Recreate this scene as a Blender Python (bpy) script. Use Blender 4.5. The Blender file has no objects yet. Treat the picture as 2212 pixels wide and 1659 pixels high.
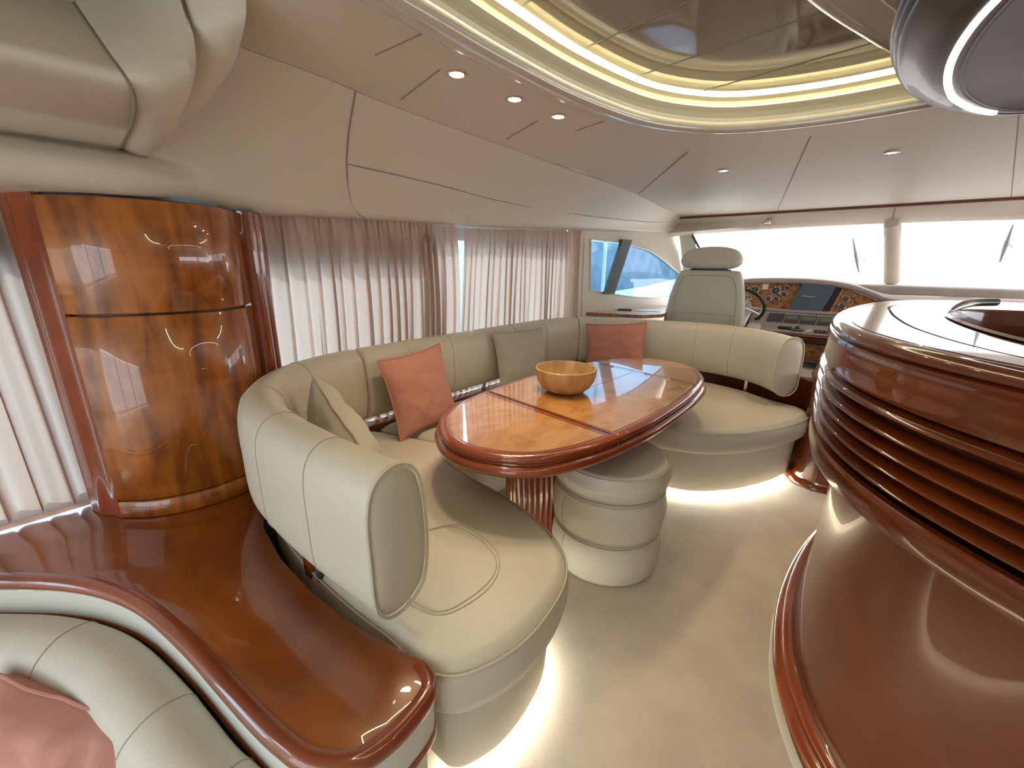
import bpy, bmesh, math, random
from math import sin, cos, pi, radians, sqrt
from mathutils import Vector, Matrix, noise
random.seed(7)
S = bpy.context.scene
COL = S.collection

# ------------------------------------------------------------------ camera
cam_d = bpy.data.cameras.new('camera'); cam = bpy.data.objects.new('camera', cam_d); COL.objects.link(cam)
cam_d.sensor_fit = 'HORIZONTAL'; cam_d.sensor_width = 36.0
cam_d.lens = 36.0 * 900 / 2212
cam_d.clip_start = 0.02; cam_d.clip_end = 200
YAW, PITCH, ROLL = radians(40), radians(16.1), radians(0.7)
fwd = Vector((-sin(YAW) * cos(PITCH), cos(YAW) * cos(PITCH), -sin(PITCH)))
right0 = Vector((cos(YAW), sin(YAW), 0)); up0 = right0.cross(fwd)
rgt = right0 * cos(ROLL) + up0 * sin(ROLL); up = -right0 * sin(ROLL) + up0 * cos(ROLL)
M = Matrix((rgt, up, -fwd)).transposed().to_4x4(); M.translation = Vector((0, 0, 1.3))
cam.matrix_world = M
S.camera = cam

# ------------------------------------------------------------------ world, sun, exposure
W = bpy.data.worlds.new('world'); S.world = W; W.use_nodes = True
wn = W.node_tree.nodes; wl = W.node_tree.links
bg = wn['Background']
tc = wn.new('ShaderNodeTexCoord'); sx = wn.new('ShaderNodeSeparateXYZ'); rp = wn.new('ShaderNodeValToRGB')
wl.new(tc.outputs['Generated'], sx.inputs[0]); wl.new(sx.outputs['Z'], rp.inputs[0])
e = rp.color_ramp.elements
e[0].position = 0.0; e[0].color = (0.74, 0.76, 0.79, 1)
e[1].position = 0.6; e[1].color = (0.86, 0.93, 1.0, 1)
wl.new(rp.outputs[0], bg.inputs[0]); bg.inputs[1].default_value = 5.0
sun_d = bpy.data.lights.new('sun', 'SUN'); sun_d.energy = 3; sun_d.angle = radians(3); sun_d.color = (1, .93, .84)
sun = bpy.data.objects.new('sun', sun_d); COL.objects.link(sun)
sun.rotation_euler = Vector((0.75, -0.25, -0.75)).to_track_quat('-Z', 'Y').to_euler()
S.view_settings.view_transform = 'Standard'; S.view_settings.look = 'None'
S.view_settings.gamma = 1; S.view_settings.use_curve_mapping = False
S.view_settings.exposure = 0.96
S.cycles.use_denoising = True
S.cycles.max_bounces = 8; S.cycles.diffuse_bounces = 5; S.cycles.glossy_bounces = 4; S.cycles.transparent_max_bounces = 8
S.cycles.sample_clamp_indirect = 6
S.cycles.caustics_reflective = False; S.cycles.caustics_refractive = False

def portal(name, loc, size, rot, power=None, color=(1, 1, 1)):
    d = bpy.data.lights.new(name, 'AREA'); d.shape = 'RECTANGLE'; d.size = size[0]; d.size_y = size[1]
    d.cycles.is_portal = True
    o = bpy.data.objects.new(name, d); COL.objects.link(o); o.location = loc; o.rotation_euler = rot
    return o
portal('portal_starboard', (2.12, 3.25, 1.12), (0.62, 3.6), (0, radians(90), 0))
portal('portal_aft', (0, -2.56, 1.0), (3.0, 1.6), (radians(-90), 0, 0))
portal('portal_bow', (0, 5.55, 1.42), (2.9, 0.55), (radians(90), 0, 0))
portal('portal_port', (-2.16, 1.2, 0.98), (0.9, 5.4), (0, radians(-90), 0))

# ------------------------------------------------------------------ materials
def new_mat(name):
    m = bpy.data.materials.new(name); m.use_nodes = True
    return m, m.node_tree.nodes, m.node_tree.links, m.node_tree.nodes['Principled BSDF']
def pmat(name, col, rough=.5, metal=0, coat=0, bump=0, bscale=200, var=0, vscale=3, emit=None, estr=0, spec=.5, sheen=0, trans=0):
    m, n, l, b = new_mat(name)
    b.inputs['Base Color'].default_value = (*col, 1); b.inputs['Roughness'].default_value = rough
    b.inputs['Metallic'].default_value = metal; b.inputs['Coat Weight'].default_value = coat
    b.inputs['Coat Roughness'].default_value = .03; b.inputs['Specular IOR Level'].default_value = spec
    b.inputs['Sheen Weight'].default_value = sheen; b.inputs['Transmission Weight'].default_value = trans
    if emit: b.inputs['Emission Color'].default_value = (*emit, 1); b.inputs['Emission Strength'].default_value = estr
    t = n.new('ShaderNodeTexCoord')
    if var:
        a = n.new('ShaderNodeTexNoise'); a.inputs['Scale'].default_value = vscale; a.inputs['Detail'].default_value = 4
        l.new(t.outputs['Object'], a.inputs['Vector'])
        r = n.new('ShaderNodeValToRGB'); r.color_ramp.elements[0].position = .3; r.color_ramp.elements[1].position = .7
        r.color_ramp.elements[0].color = (*[c * (1 - var) for c in col], 1); r.color_ramp.elements[1].color = (*[min(1, c * (1 + var)) for c in col], 1)
        l.new(a.outputs[0], r.inputs[0]); l.new(r.outputs[0], b.inputs['Base Color'])
    if bump:
        a = n.new('ShaderNodeTexNoise'); a.inputs['Scale'].default_value = bscale; a.inputs['Detail'].default_value = 3
        l.new(t.outputs['Object'], a.inputs['Vector'])
        u = n.new('ShaderNodeBump'); u.inputs['Strength'].default_value = bump; u.inputs['Distance'].default_value = .002
        l.new(a.outputs[0], u.inputs['Height']); l.new(u.outputs[0], b.inputs['Normal'])
    return m
def wood(name, c1, c2, stretch=(6, 6, 1.2), rough=.25, coat=1, fig=.35, figscale=(3, 3, 60), scale=3):
    """lacquered veneer: stretched grain plus faint cross figure"""
    m, n, l, b = new_mat(name)
    t = n.new('ShaderNodeTexCoord'); mp = n.new('ShaderNodeMapping'); mp.inputs['Scale'].default_value = stretch
    l.new(t.outputs['Object'], mp.inputs['Vector'])
    a = n.new('ShaderNodeTexNoise'); a.inputs['Scale'].default_value = scale; a.inputs['Detail'].default_value = 6; a.inputs['Distortion'].default_value = .6
    l.new(mp.outputs[0], a.inputs['Vector'])
    mp2 = n.new('ShaderNodeMapping'); mp2.inputs['Scale'].default_value = figscale
    l.new(t.outputs['Object'], mp2.inputs['Vector'])
    f = n.new('ShaderNodeTexNoise'); f.inputs['Scale'].default_value = 1; f.inputs['Detail'].default_value = 3; f.inputs['Distortion'].default_value = .4
    l.new(mp2.outputs[0], f.inputs['Vector'])
    mx = n.new('ShaderNodeMath'); mx.operation = 'MULTIPLY_ADD'
    mx.inputs[1].default_value = fig
    l.new(f.outputs[0], mx.inputs[0]); l.new(a.outputs[0], mx.inputs[2])
    r = n.new('ShaderNodeValToRGB'); r.color_ramp.elements[0].position = .38 + fig * .4; r.color_ramp.elements[1].position = .62 + fig * .5
    r.color_ramp.elements[0].color = (*c1, 1); r.color_ramp.elements[1].color = (*c2, 1)
    l.new(mx.outputs[0], r.inputs[0]); l.new(r.outputs[0], b.inputs['Base Color'])
    b.inputs['Roughness'].default_value = rough; b.inputs['Coat Weight'].default_value = coat; b.inputs['Coat Roughness'].default_value = .02
    b.inputs['Coat IOR'].default_value = 1.5
    return m
LEATHER = pmat('cream_leather', (.59, .545, .445), .42, bump=.25, bscale=260)
_n, _l = LEATHER.node_tree.nodes, LEATHER.node_tree.links
_b = [x for x in _n if x.type == 'BUMP'][0]; _t = [x for x in _n if x.type == 'TEX_COORD'][0]
_c = _n.new('ShaderNodeTexNoise'); _c.inputs['Scale'].default_value = 7; _c.inputs['Detail'].default_value = 2; _c.inputs['Distortion'].default_value = 1.2
_u = _n.new('ShaderNodeBump'); _u.inputs['Strength'].default_value = .25; _u.inputs['Distance'].default_value = .012
_l.new(_t.outputs['Object'], _c.inputs['Vector']); _l.new(_c.outputs[0], _u.inputs['Height']); _l.new(_u.outputs[0], _b.inputs['Normal'])
SEAM = pmat('leather_seam', (.42, .38, .29), .6)
PIPING = pmat('leather_piping', (.58, .53, .42), .45)
VINYL = pmat('headliner_vinyl', (.62, .555, .455), .5, bump=.08, bscale=500)
GROOVE = pmat('panel_joint_grey', (.22, .18, .14), .8)
GLOSSC = pmat('gloss_cream_moulding', (.55, .49, .40), .25, coat=1)
COVEM = pmat('matte_cream_cove', (.62, .56, .42), .7)
CEILP = pmat('gloss_ceiling_panel', (.34, .29, .22), .06, metal=.25, coat=1)
CHERRY = wood('cherry_veneer', (.20, .050, .006), (.44, .135, .017), fig=.18, figscale=(3, 3, 26))
CHERRYH = wood('cherry_top', (.20, .042, .003), (.33, .085, .007), stretch=(1.2, 3, 3), fig=.2, figscale=(8, 8, 8), scale=1.5)
MAHOG = wood('mahogany_edge', (.20, .034, .008), (.28, .055, .013), stretch=(2, 2, 2), fig=.1, figscale=(3, 3, 3), scale=2)
BARW = wood('dark_cherry_bar', (.095, .016, .003), (.16, .030, .006), stretch=(1.5, 1.5, 3), fig=.1, figscale=(3, 3, 3), scale=1.4, rough=.2)
BARS = wood('satin_bar_front', (.11, .022, .004), (.17, .038, .007), stretch=(1.5, 1.5, 3), fig=.1, figscale=(3, 3, 3), scale=1.2, rough=.32, coat=.35)
MAPLE = wood('maple_burl_veneer', (.38, .165, .045), (.50, .245, .08), stretch=(6, 3, 3), fig=.3, figscale=(14, 14, 14), scale=2.5)
BURL = wood('burl_walnut', (.16, .05, .015), (.50, .20, .06), stretch=(9, 9, 9), fig=.5, figscale=(30, 30, 30), scale=3, rough=.3, coat=.5)
BAMBOO = wood('turned_light_wood', (.36, .205, .075), (.52, .32, .13), stretch=(8, 8, 1), fig=.3, figscale=(40, 40, 4), rough=.45, coat=.15)
CARPET = pmat('cream_carpet', (.62, .525, .425), .95, bump=1.0, bscale=350, var=.13, vscale=3.5, sheen=.3)
PINKC = pmat('pink_cotton', (.56, .245, .185), .85, bump=.5, bscale=700, sheen=.2)
GREYC = pmat('grey_beige_cotton', (.49, .45, .37), .85, bump=.5, bscale=700, sheen=.2)
CANOPY = pmat('dark_brown_lacquer', (.030, .013, .011), .3, coat=.2, spec=.35)
WHITE = pmat('white_edge', (.72, .72, .68), .4)
CREAMB = pmat('cream_laminate_band', (.66, .66, .60), .5)
CHROME = pmat('chrome', (.75, .75, .75), .15, metal=1)
BLACK = pmat('black_plastic', (.015, .015, .017), .4)
DARKG = pmat('dark_grey_plastic', (.05, .055, .06), .35)
SCREEN = pmat('grey_screen_cover', (.10, .135, .18), .35)
LCD = pmat('lcd_green_grey', (.16, .18, .15), .2)
DASHL = pmat('pink_beige_leather', (.44, .36, .32), .5, bump=.2, bscale=200)
BLIND = pmat('pink_suede', (.40, .35, .33), .8, var=.12, vscale=5)
def emis(name, col, s):
    m, n, l, b = new_mat(name); b.inputs['Base Color'].default_value = (0, 0, 0, 1)
    b.inputs['Emission Color'].default_value = (*col, 1); b.inputs['Emission Strength'].default_value = s; return m
LEDW = emis('led_warm_white', (1, .93, .60), 26)
LEDC = emis('led_cool_white', (.97, 1, .90), 9)
LEDF = emis('led_floor', (.97, 1, .90), 34)
BULB = emis('halogen_bulb', (1, .80, .55), 30)
def fabric(name, col, tr):
    m = bpy.data.materials.new(name); m.use_nodes = True; n = m.node_tree.nodes; l = m.node_tree.links; n.clear()
    o = n.new('ShaderNodeOutputMaterial'); d = n.new('ShaderNodeBsdfDiffuse'); t = n.new('ShaderNodeBsdfTranslucent'); x = n.new('ShaderNodeMixShader')
    d.inputs[0].default_value = (*col, 1); t.inputs[0].default_value = (min(1, col[0] * 1.12), col[1] * .98, col[2] * .92, 1); x.inputs[0].default_value = tr
    l.new(d.outputs[0], x.inputs[1]); l.new(t.outputs[0], x.inputs[2]); l.new(x.outputs[0], o.inputs[0]); return m
CURT = fabric('blush_curtain', (.66, .515, .43), .30)
COVER = fabric('white_windscreen_cover', (.34, .35, .36), .9)
m, n, l, b = new_mat('tinted_glass'); GLASS = m
n.clear(); o_ = n.new('ShaderNodeOutputMaterial'); g1 = n.new('ShaderNodeBsdfTransparent'); g2 = n.new('ShaderNodeBsdfGlossy'); mm = n.new('ShaderNodeMixShader')
g1.inputs[0].default_value = (.72, .86, .95, 1); g2.inputs['Roughness'].default_value = .02; mm.inputs[0].default_value = .06
l.new(g1.outputs[0], mm.inputs[1]); l.new(g2.outputs[0], mm.inputs[2]); l.new(mm.outputs[0], o_.inputs[0])
GLASSC = GLASS.copy(); GLASSC.name = 'clear_glass'; [setattr(x.inputs[0], 'default_value', (.96, .97, .96, 1)) for x in GLASSC.node_tree.nodes if x.type == 'BSDF_TRANSPARENT']
GLASSA = GLASS.copy(); GLASSA.name = 'grey_glass'; [setattr(x.inputs[0], 'default_value', (.66, .68, .69, 1)) for x in GLASSA.node_tree.nodes if x.type == 'BSDF_TRANSPARENT']
GLASSB = GLASS.copy(); GLASSB.name = 'blue_glass'; [setattr(x.inputs[0], 'default_value', (.34, .46, .56, 1)) for x in GLASSB.node_tree.nodes if x.type == 'BSDF_TRANSPARENT']
SHELL = pmat('gelcoat_outside', (.75, .76, .76), .5)

# ------------------------------------------------------------------ helpers
def link(name, verts, faces, mat, parent=None, smooth=True, angle=40):
    me = bpy.data.meshes.new(name); me.from_pydata([tuple(v) for v in verts], [], faces); me.update()
    bm = bmesh.new(); bm.from_mesh(me); bmesh.ops.recalc_face_normals(bm, faces=bm.faces); bm.to_mesh(me); bm.free()
    me.materials.append(mat)
    if smooth:
        me.polygons.foreach_set('use_smooth', [True] * len(me.polygons))
        me.set_sharp_from_angle(angle=radians(angle))
    o = bpy.data.objects.new(name, me); COL.objects.link(o)
    if parent: o.parent = parent
    return o
def thing(name, label, cat, loc=(0, 0, 0), rz=0, group=None):
    o = bpy.data.objects.new(name, None); COL.objects.link(o); o.location = loc; o.rotation_euler = (0, 0, rz)
    o.empty_display_size = .05; return tag(o, label, cat, group)
def tag(o, label, cat, group=None, kind=None):
    o['label'] = label; o['category'] = cat
    if group: o['group'] = group
    if kind: o['kind'] = kind
    return o
def struct(o): o['kind'] = 'structure'; return o
def cr(P, n=8, closed=False):
    """Catmull-Rom through points (any dimension), n samples per span"""
    P = [tuple(p) for p in P]; N = len(P); out = []
    R = range(N) if closed else range(N - 1)
    for i in R:
        g = (lambda k: P[k % N]) if closed else (lambda k: P[max(0, min(N - 1, k))])
        a, b, c, d = g(i - 1), g(i), g(i + 1), g(i + 2)
        for s in range(n):
            t = s / n
            out.append(tuple(.5 * (2 * b[k] + (c[k] - a[k]) * t + (2 * a[k] - 5 * b[k] + 4 * c[k] - d[k]) * t * t + (-a[k] + 3 * b[k] - 3 * c[k] + d[k]) * t ** 3) for k in range(len(b))))
    if not closed: out.append(P[-1])
    return out
def resample(P, step, closed=False):
    Q = list(P) + ([P[0]] if closed else [])
    L = [0]
    for a, b in zip(Q, Q[1:]): L.append(L[-1] + math.dist(a, b))
    n = max(2, int(round(L[-1] / step))); out = []; j = 0
    for i in range(n + (0 if closed else 1)):
        s = L[-1] * i / n
        while j < len(L) - 2 and L[j + 1] < s: j += 1
        t = (s - L[j]) / max(1e-9, L[j + 1] - L[j]); out.append(tuple(Q[j][k] + (Q[j + 1][k] - Q[j][k]) * t for k in range(len(Q[j]))))
    return out
def area(P): return .5 * sum(P[i][0] * P[(i + 1) % len(P)][1] - P[(i + 1) % len(P)][0] * P[i][1] for i in range(len(P)))
def nrm(P, closed):
    """right-hand normals (outward for a counter-clockwise loop)"""
    N = len(P); out = []
    for i in range(N):
        a = P[(i - 1) % N] if closed else P[max(0, i - 1)]; b = P[(i + 1) % N] if closed else P[min(N - 1, i + 1)]
        dx, dy = b[0] - a[0], b[1] - a[1]; L = math.hypot(dx, dy) or 1; out.append((dy / L, -dx / L))
    return out
def offs(P, d, closed=True):
    return [(p[0] + n[0] * d, p[1] + n[1] * d) for p, n in zip(P, nrm(P, closed))]
def loop(P, n=8, step=.02):
    Q = resample(cr(P, n, True), step, True)
    return Q if area(Q) > 0 else Q[::-1]
def rings(name, P, prof, mat, parent=None, top=True, bottom=False, angle=40, smooth=True):
    """closed outline P swept through (offset, z) steps, caps optional"""
    N = len(P); nn = nrm(P, True); V = []; F = []
    for d, z in prof: V += [(p[0] + q[0] * d, p[1] + q[1] * d, z) for p, q in zip(P, nn)]
    for k in range(len(prof) - 1):
        for i in range(N):
            j = (i + 1) % N; F.append((k * N + i, k * N + j, (k + 1) * N + j, (k + 1) * N + i))
    if top: F.append(tuple(range((len(prof) - 1) * N, len(prof) * N)))
    if bottom: F.append(tuple(range(N))[::-1])
    return link(name, V, F, mat, parent, smooth, angle)
def sweep(name, P, prof, mat, parent=None, cap=0.0, closedprof=True, angle=50, zs=None, closed=False):
    """profile (d, z) swept along open plan path P; d along the LEFT normal; rounded ends of depth cap"""
    nn = nrm(P, closed); st = []
    for i, (p, q) in enumerate(zip(P, nn)):
        dz = zs[i] if zs else 0
        st.append([(p[0] - q[0] * d, p[1] - q[1] * d, z + dz) for d, z in prof])
    if cap and not closed:
        def endcap(k, s):
            ring = st[k]; c = [sum(v[a] for v in ring) / len(ring) for a in range(3)]
            q = nn[k]; t = (q[1] * s, -q[0] * s) if False else None
            a, b = (P[1], P[0]) if k == 0 else (P[-2], P[-1])
            tx, ty = b[0] - a[0], b[1] - a[1]; L = math.hypot(tx, ty); tx /= L; ty /= L
            out = []
            for f, h in ((.93, .45), (.80, .8), (.5, 1.0), (.02, 1.12)):
                out.append([(c[0] + (v[0] - c[0]) * f + tx * cap * h, c[1] + (v[1] - c[1]) * f + ty * cap * h, c[2] + (v[2] - c[2]) * f) for v in ring])
            return out
        st = endcap(0, 1)[::-1] + st + endcap(-1, 1)
    M_ = len(prof); V = [v for r in st for v in r]; F = []; K = len(st)
    for k in range(K if closed else K - 1):
        k2 = (k + 1) % K
        for i in range(M_ if closedprof else M_ - 1):
            j = (i + 1) % M_; F.append((k * M_ + i, k * M_ + j, k2 * M_ + j, k2 * M_ + i))
    if closedprof and not closed: F.append(tuple(range(M_))[::-1]); F.append(tuple(range((K - 1) * M_, K * M_)))
    return link(name, V, F, mat, parent, True, angle)
def tube(name, P, r, mat, parent=None, seg=6, closed=False):
    P = [Vector(p) for p in P]; V = []; F = []; N = len(P); prev = None
    for i, p in enumerate(P):
        a = P[(i - 1) % N] if closed else P[max(0, i - 1)]; b = P[(i + 1) % N] if closed else P[min(N - 1, i + 1)]
        t = (b - a).normalized()
        if prev is None: u = t.orthogonal().normalized()
        else:
            u = prev - t * prev.dot(t); u = u.normalized() if u.length > 1e-6 else t.orthogonal().normalized()
        prev = u; w = t.cross(u); rr = r[i] if isinstance(r, (list, tuple)) else r
        V += [p + (u * cos(2 * pi * k / seg) + w * sin(2 * pi * k / seg)) * rr for k in range(seg)]
    for i in range(N if closed else N - 1):
        i2 = (i + 1) % N
        for k in range(seg): F.append((i * seg + k, i * seg + (k + 1) % seg, i2 * seg + (k + 1) % seg, i2 * seg + k))
    if not closed: F.append(tuple(range(seg))[::-1]); F.append(tuple(range((N - 1) * seg, N * seg)))
    return link(name, V, F, mat, parent)
def poly3(name, P, thick, mat, parent=None, smooth=False):
    """flat polygon given thickness along its normal"""
    P = [Vector(p) for p in P]; n_ = Vector((0, 0, 0))
    for i in range(len(P)):
        a, b = P[i], P[(i + 1) % len(P)]; n_ += a.cross(b)
    n_.normalize(); N = len(P); V = P + [p + n_ * thick for p in P]
    F = [tuple(range(N)), tuple(range(N, 2 * N))] + [(i, (i + 1) % N, N + (i + 1) % N, N + i) for i in range(N)]
    return link(name, V, F, mat, parent, smooth)
def bbox(name, c, s, mat, parent=None, bev=.004, rz=0, rot=None):
    bm = bmesh.new(); bmesh.ops.create_cube(bm, size=1)
    for v in bm.verts: v.co = Vector((v.co.x * s[0], v.co.y * s[1], v.co.z * s[2]))
    if bev: bmesh.ops.bevel(bm, geom=bm.edges[:], offset=min(bev, min(s) * .45), segments=3, affect='EDGES', profile=.5)
    Rm = (rot if rot is not None else Matrix.Rotation(rz, 4, 'Z'))
    bmesh.ops.transform(bm, matrix=Matrix.Translation(c) @ Rm.to_4x4(), verts=bm.verts)
    me = bpy.data.meshes.new(name); bm.to_mesh(me); bm.free(); me.materials.append(mat)
    me.polygons.foreach_set('use_smooth', [True] * len(me.polygons)); me.set_sharp_from_angle(angle=radians(35))
    o = bpy.data.objects.new(name, me); COL.objects.link(o)
    if parent: o.parent = parent
    return o
def circle(cx, cy, r, n=48): return [(cx + r * cos(2 * pi * i / n), cy + r * sin(2 * pi * i / n)) for i in range(n)]
def loft(name, rows, mat, parent=None, closed_rows=False, angle=180):
    V = [v for r in rows for v in r]; n_ = len(rows[0]); F = []
    for k in range(len(rows) - 1):
        for i in range(n_ - 1): F.append((k * n_ + i, k * n_ + i + 1, (k + 1) * n_ + i + 1, (k + 1) * n_ + i))
    return link(name, V, F, mat, parent, True, angle)
def filled(name, outer, holes, z, mat, parent=None, thick=0):
    bm = bmesh.new()
    for L in [outer] + holes:
        vs = [bm.verts.new((p[0], p[1], z(p[0], p[1]) if callable(z) else z)) for p in L]
        for i in range(len(vs)): bm.edges.new((vs[i], vs[(i + 1) % len(vs)]))
    bmesh.ops.triangle_fill(bm, use_beauty=True, use_dissolve=False, edges=bm.edges[:])
    if thick:
        r = bmesh.ops.extrude_face_region(bm, geom=bm.faces[:])
        bmesh.ops.translate(bm, vec=(0, 0, thick), verts=[v for v in r['geom'] if isinstance(v, bmesh.types.BMVert)])
    bmesh.ops.recalc_face_normals(bm, faces=bm.faces)
    me = bpy.data.meshes.new(name); bm.to_mesh(me); bm.free(); me.materials.append(mat)
    o = bpy.data.objects.new(name, me); COL.objects.link(o)
    if parent: o.parent = parent
    return o

# ------------------------------------------------------------------ floor
fl = struct(bbox('floor', (0, 1.2, -.03), (4.6, 9.0, .06), CARPET, bev=0))

# ------------------------------------------------------------------ ceiling with oval recess
OVAL = loop([(-.87, .81), (-.872, 1.04), (-.855, 1.35), (-.785, 1.70), (-.66, 1.92), (-.50, 2.045), (-.24, 2.118), (.02, 2.115), (.3, 2.07), (.58, 1.95), (.77, 1.72), (.86, 1.4), (.87, 1.0), (.87, .6), (.76, .22), (.45, .02), (0, -.03), (-.5, .02), (-.74, .22), (-.85, .5)], 8, .03)
def zc(y): return 1.85 if y < 2.4 else 1.85 - (y - 2.4) * .030
rect = [(-1.62, -2.6), (2.2, -2.6), (2.2, 2.4), (-1.62, 2.4)]
struct(filled('ceiling', rect, [OVAL], 1.85, VINYL, thick=.02))
struct(poly3('ceiling_bow', [(-1.8, 2.4, 1.85), (2.2, 2.4, 1.85), (2.2, 4.66, zc(4.66)), (-1.8, 4.66, zc(4.66))], .02, VINYL)).name = 'ceiling.001'
tray = thing('ceiling_light_tray', 'oval glossy ceiling recess with yellow glowing cove and mirror-like panel', 'ceiling recess', (0, 1.1, 1.85))
def P0(o, t=tray):
    o.matrix_parent_inverse = Matrix.Translation(-Vector(t.location)); return o
P0(rings('moulding', OVAL, [(.105, 1.8495), (.10, 1.843), (.085, 1.836), (.06, 1.829), (.035, 1.824), (.012, 1.822), (-.002, 1.828), (-.006, 1.838), (-.003, 1.850), (0, 1.856)], GLOSSC, tray, top=False))
P0(rings('cove', OVAL, [(0, 1.856), (.016, 1.872), (.014, 1.892), (.0, 1.902), (-.003, 1.908), (.006, 1.916), (.006, 1.932), (-.004, 1.942), (-.004, 1.96)], COVEM, tray, top=False))
PANEL = offs(OVAL, -.022)
P0(rings('led_strip', offs(OVAL, -.005), [(0.0, 1.9435), (-.006, 1.9495), (-.008, 1.951)], LEDW, tray, top=False))
P0(rings('ceiling_panel', PANEL, [(.008, 1.965), (0.0, 1.965), (0, 1.954), (-.003, 1.9525)], CEILP, tray, top=True, smooth=False))
P0(rings('tray_back', OVAL, [(0, 1.96), (0, 1.97)], VINYL, tray, top=True))
def clip_line(a, b, L):
    """portion of segment a-b inside loop L"""
    pts = []
    for i in range(401):
        t = i / 400; x = a[0] + (b[0] - a[0]) * t; y = a[1] + (b[1] - a[1]) * t; c = False
        for j in range(len(L)):
            x1, y1 = L[j]; x2, y2 = L[j - 1]
            if (y1 > y) != (y2 > y) and x < (x2 - x1) * (y - y1) / (y2 - y1) + x1: c = not c
        if c: pts.append((x, y))
    return pts[0], pts[-1]
for y in (.76, 1.03, 1.33, 1.63, 1.93):
    a, b = clip_line((-1.2, y + .04), (1.2, y - .26), PANEL)
    P0(tube('panel_joint', [(a[0], a[1], 1.9525), (b[0], b[1], 1.9525)], .0025, GROOVE, tray, 4))

def joint(name, pts, r=.002):
    o = tube(name, pts, r, GROOVE, None, 5); return struct(o)
zz = 1.8495
k = 0
for pts in ([(-1.39, 1.03, zz), (-1.10, .96, zz)], [(-1.17, .79, zz), (-.98, .80, zz)], [(-1.41, 1.62, zz), (-1.15, 1.51, zz)], [(-1.10, 1.71, zz), (-.94, 1.67, zz)],
            [(-1.49, 3.25, zc(3.25) - .0005), (-.83, 2.34, zz)], [(-.79, 4.64, zc(4.64)), (-.33, 2.40, zz)], [(.28, 2.45, zz), (.62, 4.64, zc(4.64))]):
    k += 1; joint('trim_%d' % k, pts)

# ------------------------------------------------------------------ recessed spots
def spot(loc, label):
    t = thing('ceiling_spotlight', label, 'spotlight', loc, group='recessed halogen spots in the ceiling')
    rings('bezel', circle(0, 0, .030, 32), [(0, .001), (0, -.004), (-.004, -.006), (-.008, -.004), (-.009, .004)], CHROME, t, top=False)
    rings('bulb', circle(0, 0, .021, 24), [(0, -.001), (-.006, -.0035), (-.014, -.0045)], BULB, t, top=True)
    d = bpy.data.lights.new('spot', 'SPOT'); d.energy = 11; d.spot_size = radians(105); d.spot_blend = 1; d.color = (1, .78, .52); d.shadow_soft_size = .07
    o = bpy.data.objects.new('spot_beam', d); COL.objects.link(o); o.parent = t; o.location = (0, 0, -.012)
for p, lb in (((-1.08, 1.01, 1.85), 'largest of the three lit ceiling spots in a row over the sofa'),
              ((-1.07, 1.27, 1.85), 'middle one of three lit ceiling spots in a row over the sofa'),
              ((-1.05, 1.51, 1.85), 'lit ceiling spot at the right end of the row of three'),
              ((-.79, 2.83, 1.836), 'small lit spot in the grey forward ceiling above the helm seat'),
              ((-.05, 2.87, 1.835), 'lit spot in the forward ceiling above the windscreen post')):
    spot(p, lb)

# ------------------------------------------------------------------ port valance (headliner side)
def vprof(y):
    A = [(-1.40, 1.852), (-1.55, 1.75), (-1.66, 1.66), (-1.69, 1.60), (-1.648, 1.575), (-1.62, 1.535), (-1.645, 1.485), (-1.75, 1.475), (-2.1, 1.475)]
    Bq = [(-1.42, 1.852), (-1.57, 1.755), (-1.68, 1.67), (-1.75, 1.60), (-1.79, 1.55), (-1.815, 1.51), (-1.85, 1.485), (-1.90, 1.477), (-2.1, 1.477)]
    C = [(-1.475, 1.852), (-1.61, 1.775), (-1.73, 1.69), (-1.82, 1.61), (-1.885, 1.55), (-1.915, 1.518), (-1.945, 1.503), (-1.98, 1.50), (-2.1, 1.50)]
    D = [(-1.52, 1.852), (-1.65, 1.79), (-1.76, 1.72), (-1.84, 1.65), (-1.895, 1.59), (-1.92, 1.555), (-1.945, 1.535), (-1.98, 1.53), (-2.1, 1.53)]
    E_ = [(-1.50, 1.832), (-1.62, 1.785), (-1.73, 1.735), (-1.82, 1.68), (-1.87, 1.63), (-1.895, 1.60), (-1.92, 1.585), (-1.97, 1.58), (-2.1, 1.58)]
    G = [(-1.635, 1.79), (-1.66, 1.765), (-1.68, 1.735), (-1.70, 1.70), (-1.705, 1.665), (-1.70, 1.645), (-1.70, 1.635), (-1.72, 1.63), (-2.0, 1.63)]
    K = [(-1.5, A), (.25, A), (.65, Bq), (1.15, C), (2.1, D), (3.2, E_), (4.64, G)]
    for (y0, a), (y1, b) in zip(K, K[1:]):
        if y <= y1:
            t = (y - y0) / (y1 - y0); t = t * t * (3 - 2 * t) if y0 > -1 and y1 < 2 else t
            return [(p[0] + (q[0] - p[0]) * t, p[1] + (q[1] - p[1]) * t) for p, q in zip(a, b)]
    return G
ys = [-1.5, -.8, -.2, .05, .15, .25, .3, .35, .4, .45, .5, .55, .6, .65, .7, .8, .9, 1.0, 1.15, 1.3, 1.5, 1.8, 2.1, 2.5, 2.9, 3.2, 3.6, 4.0, 4.4, 4.64, 4.80]
val = struct(loft('trim_8', [[(x, y, z) for x, z in cr(vprof(y), 5)] for y in ys], VINYL))
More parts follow.
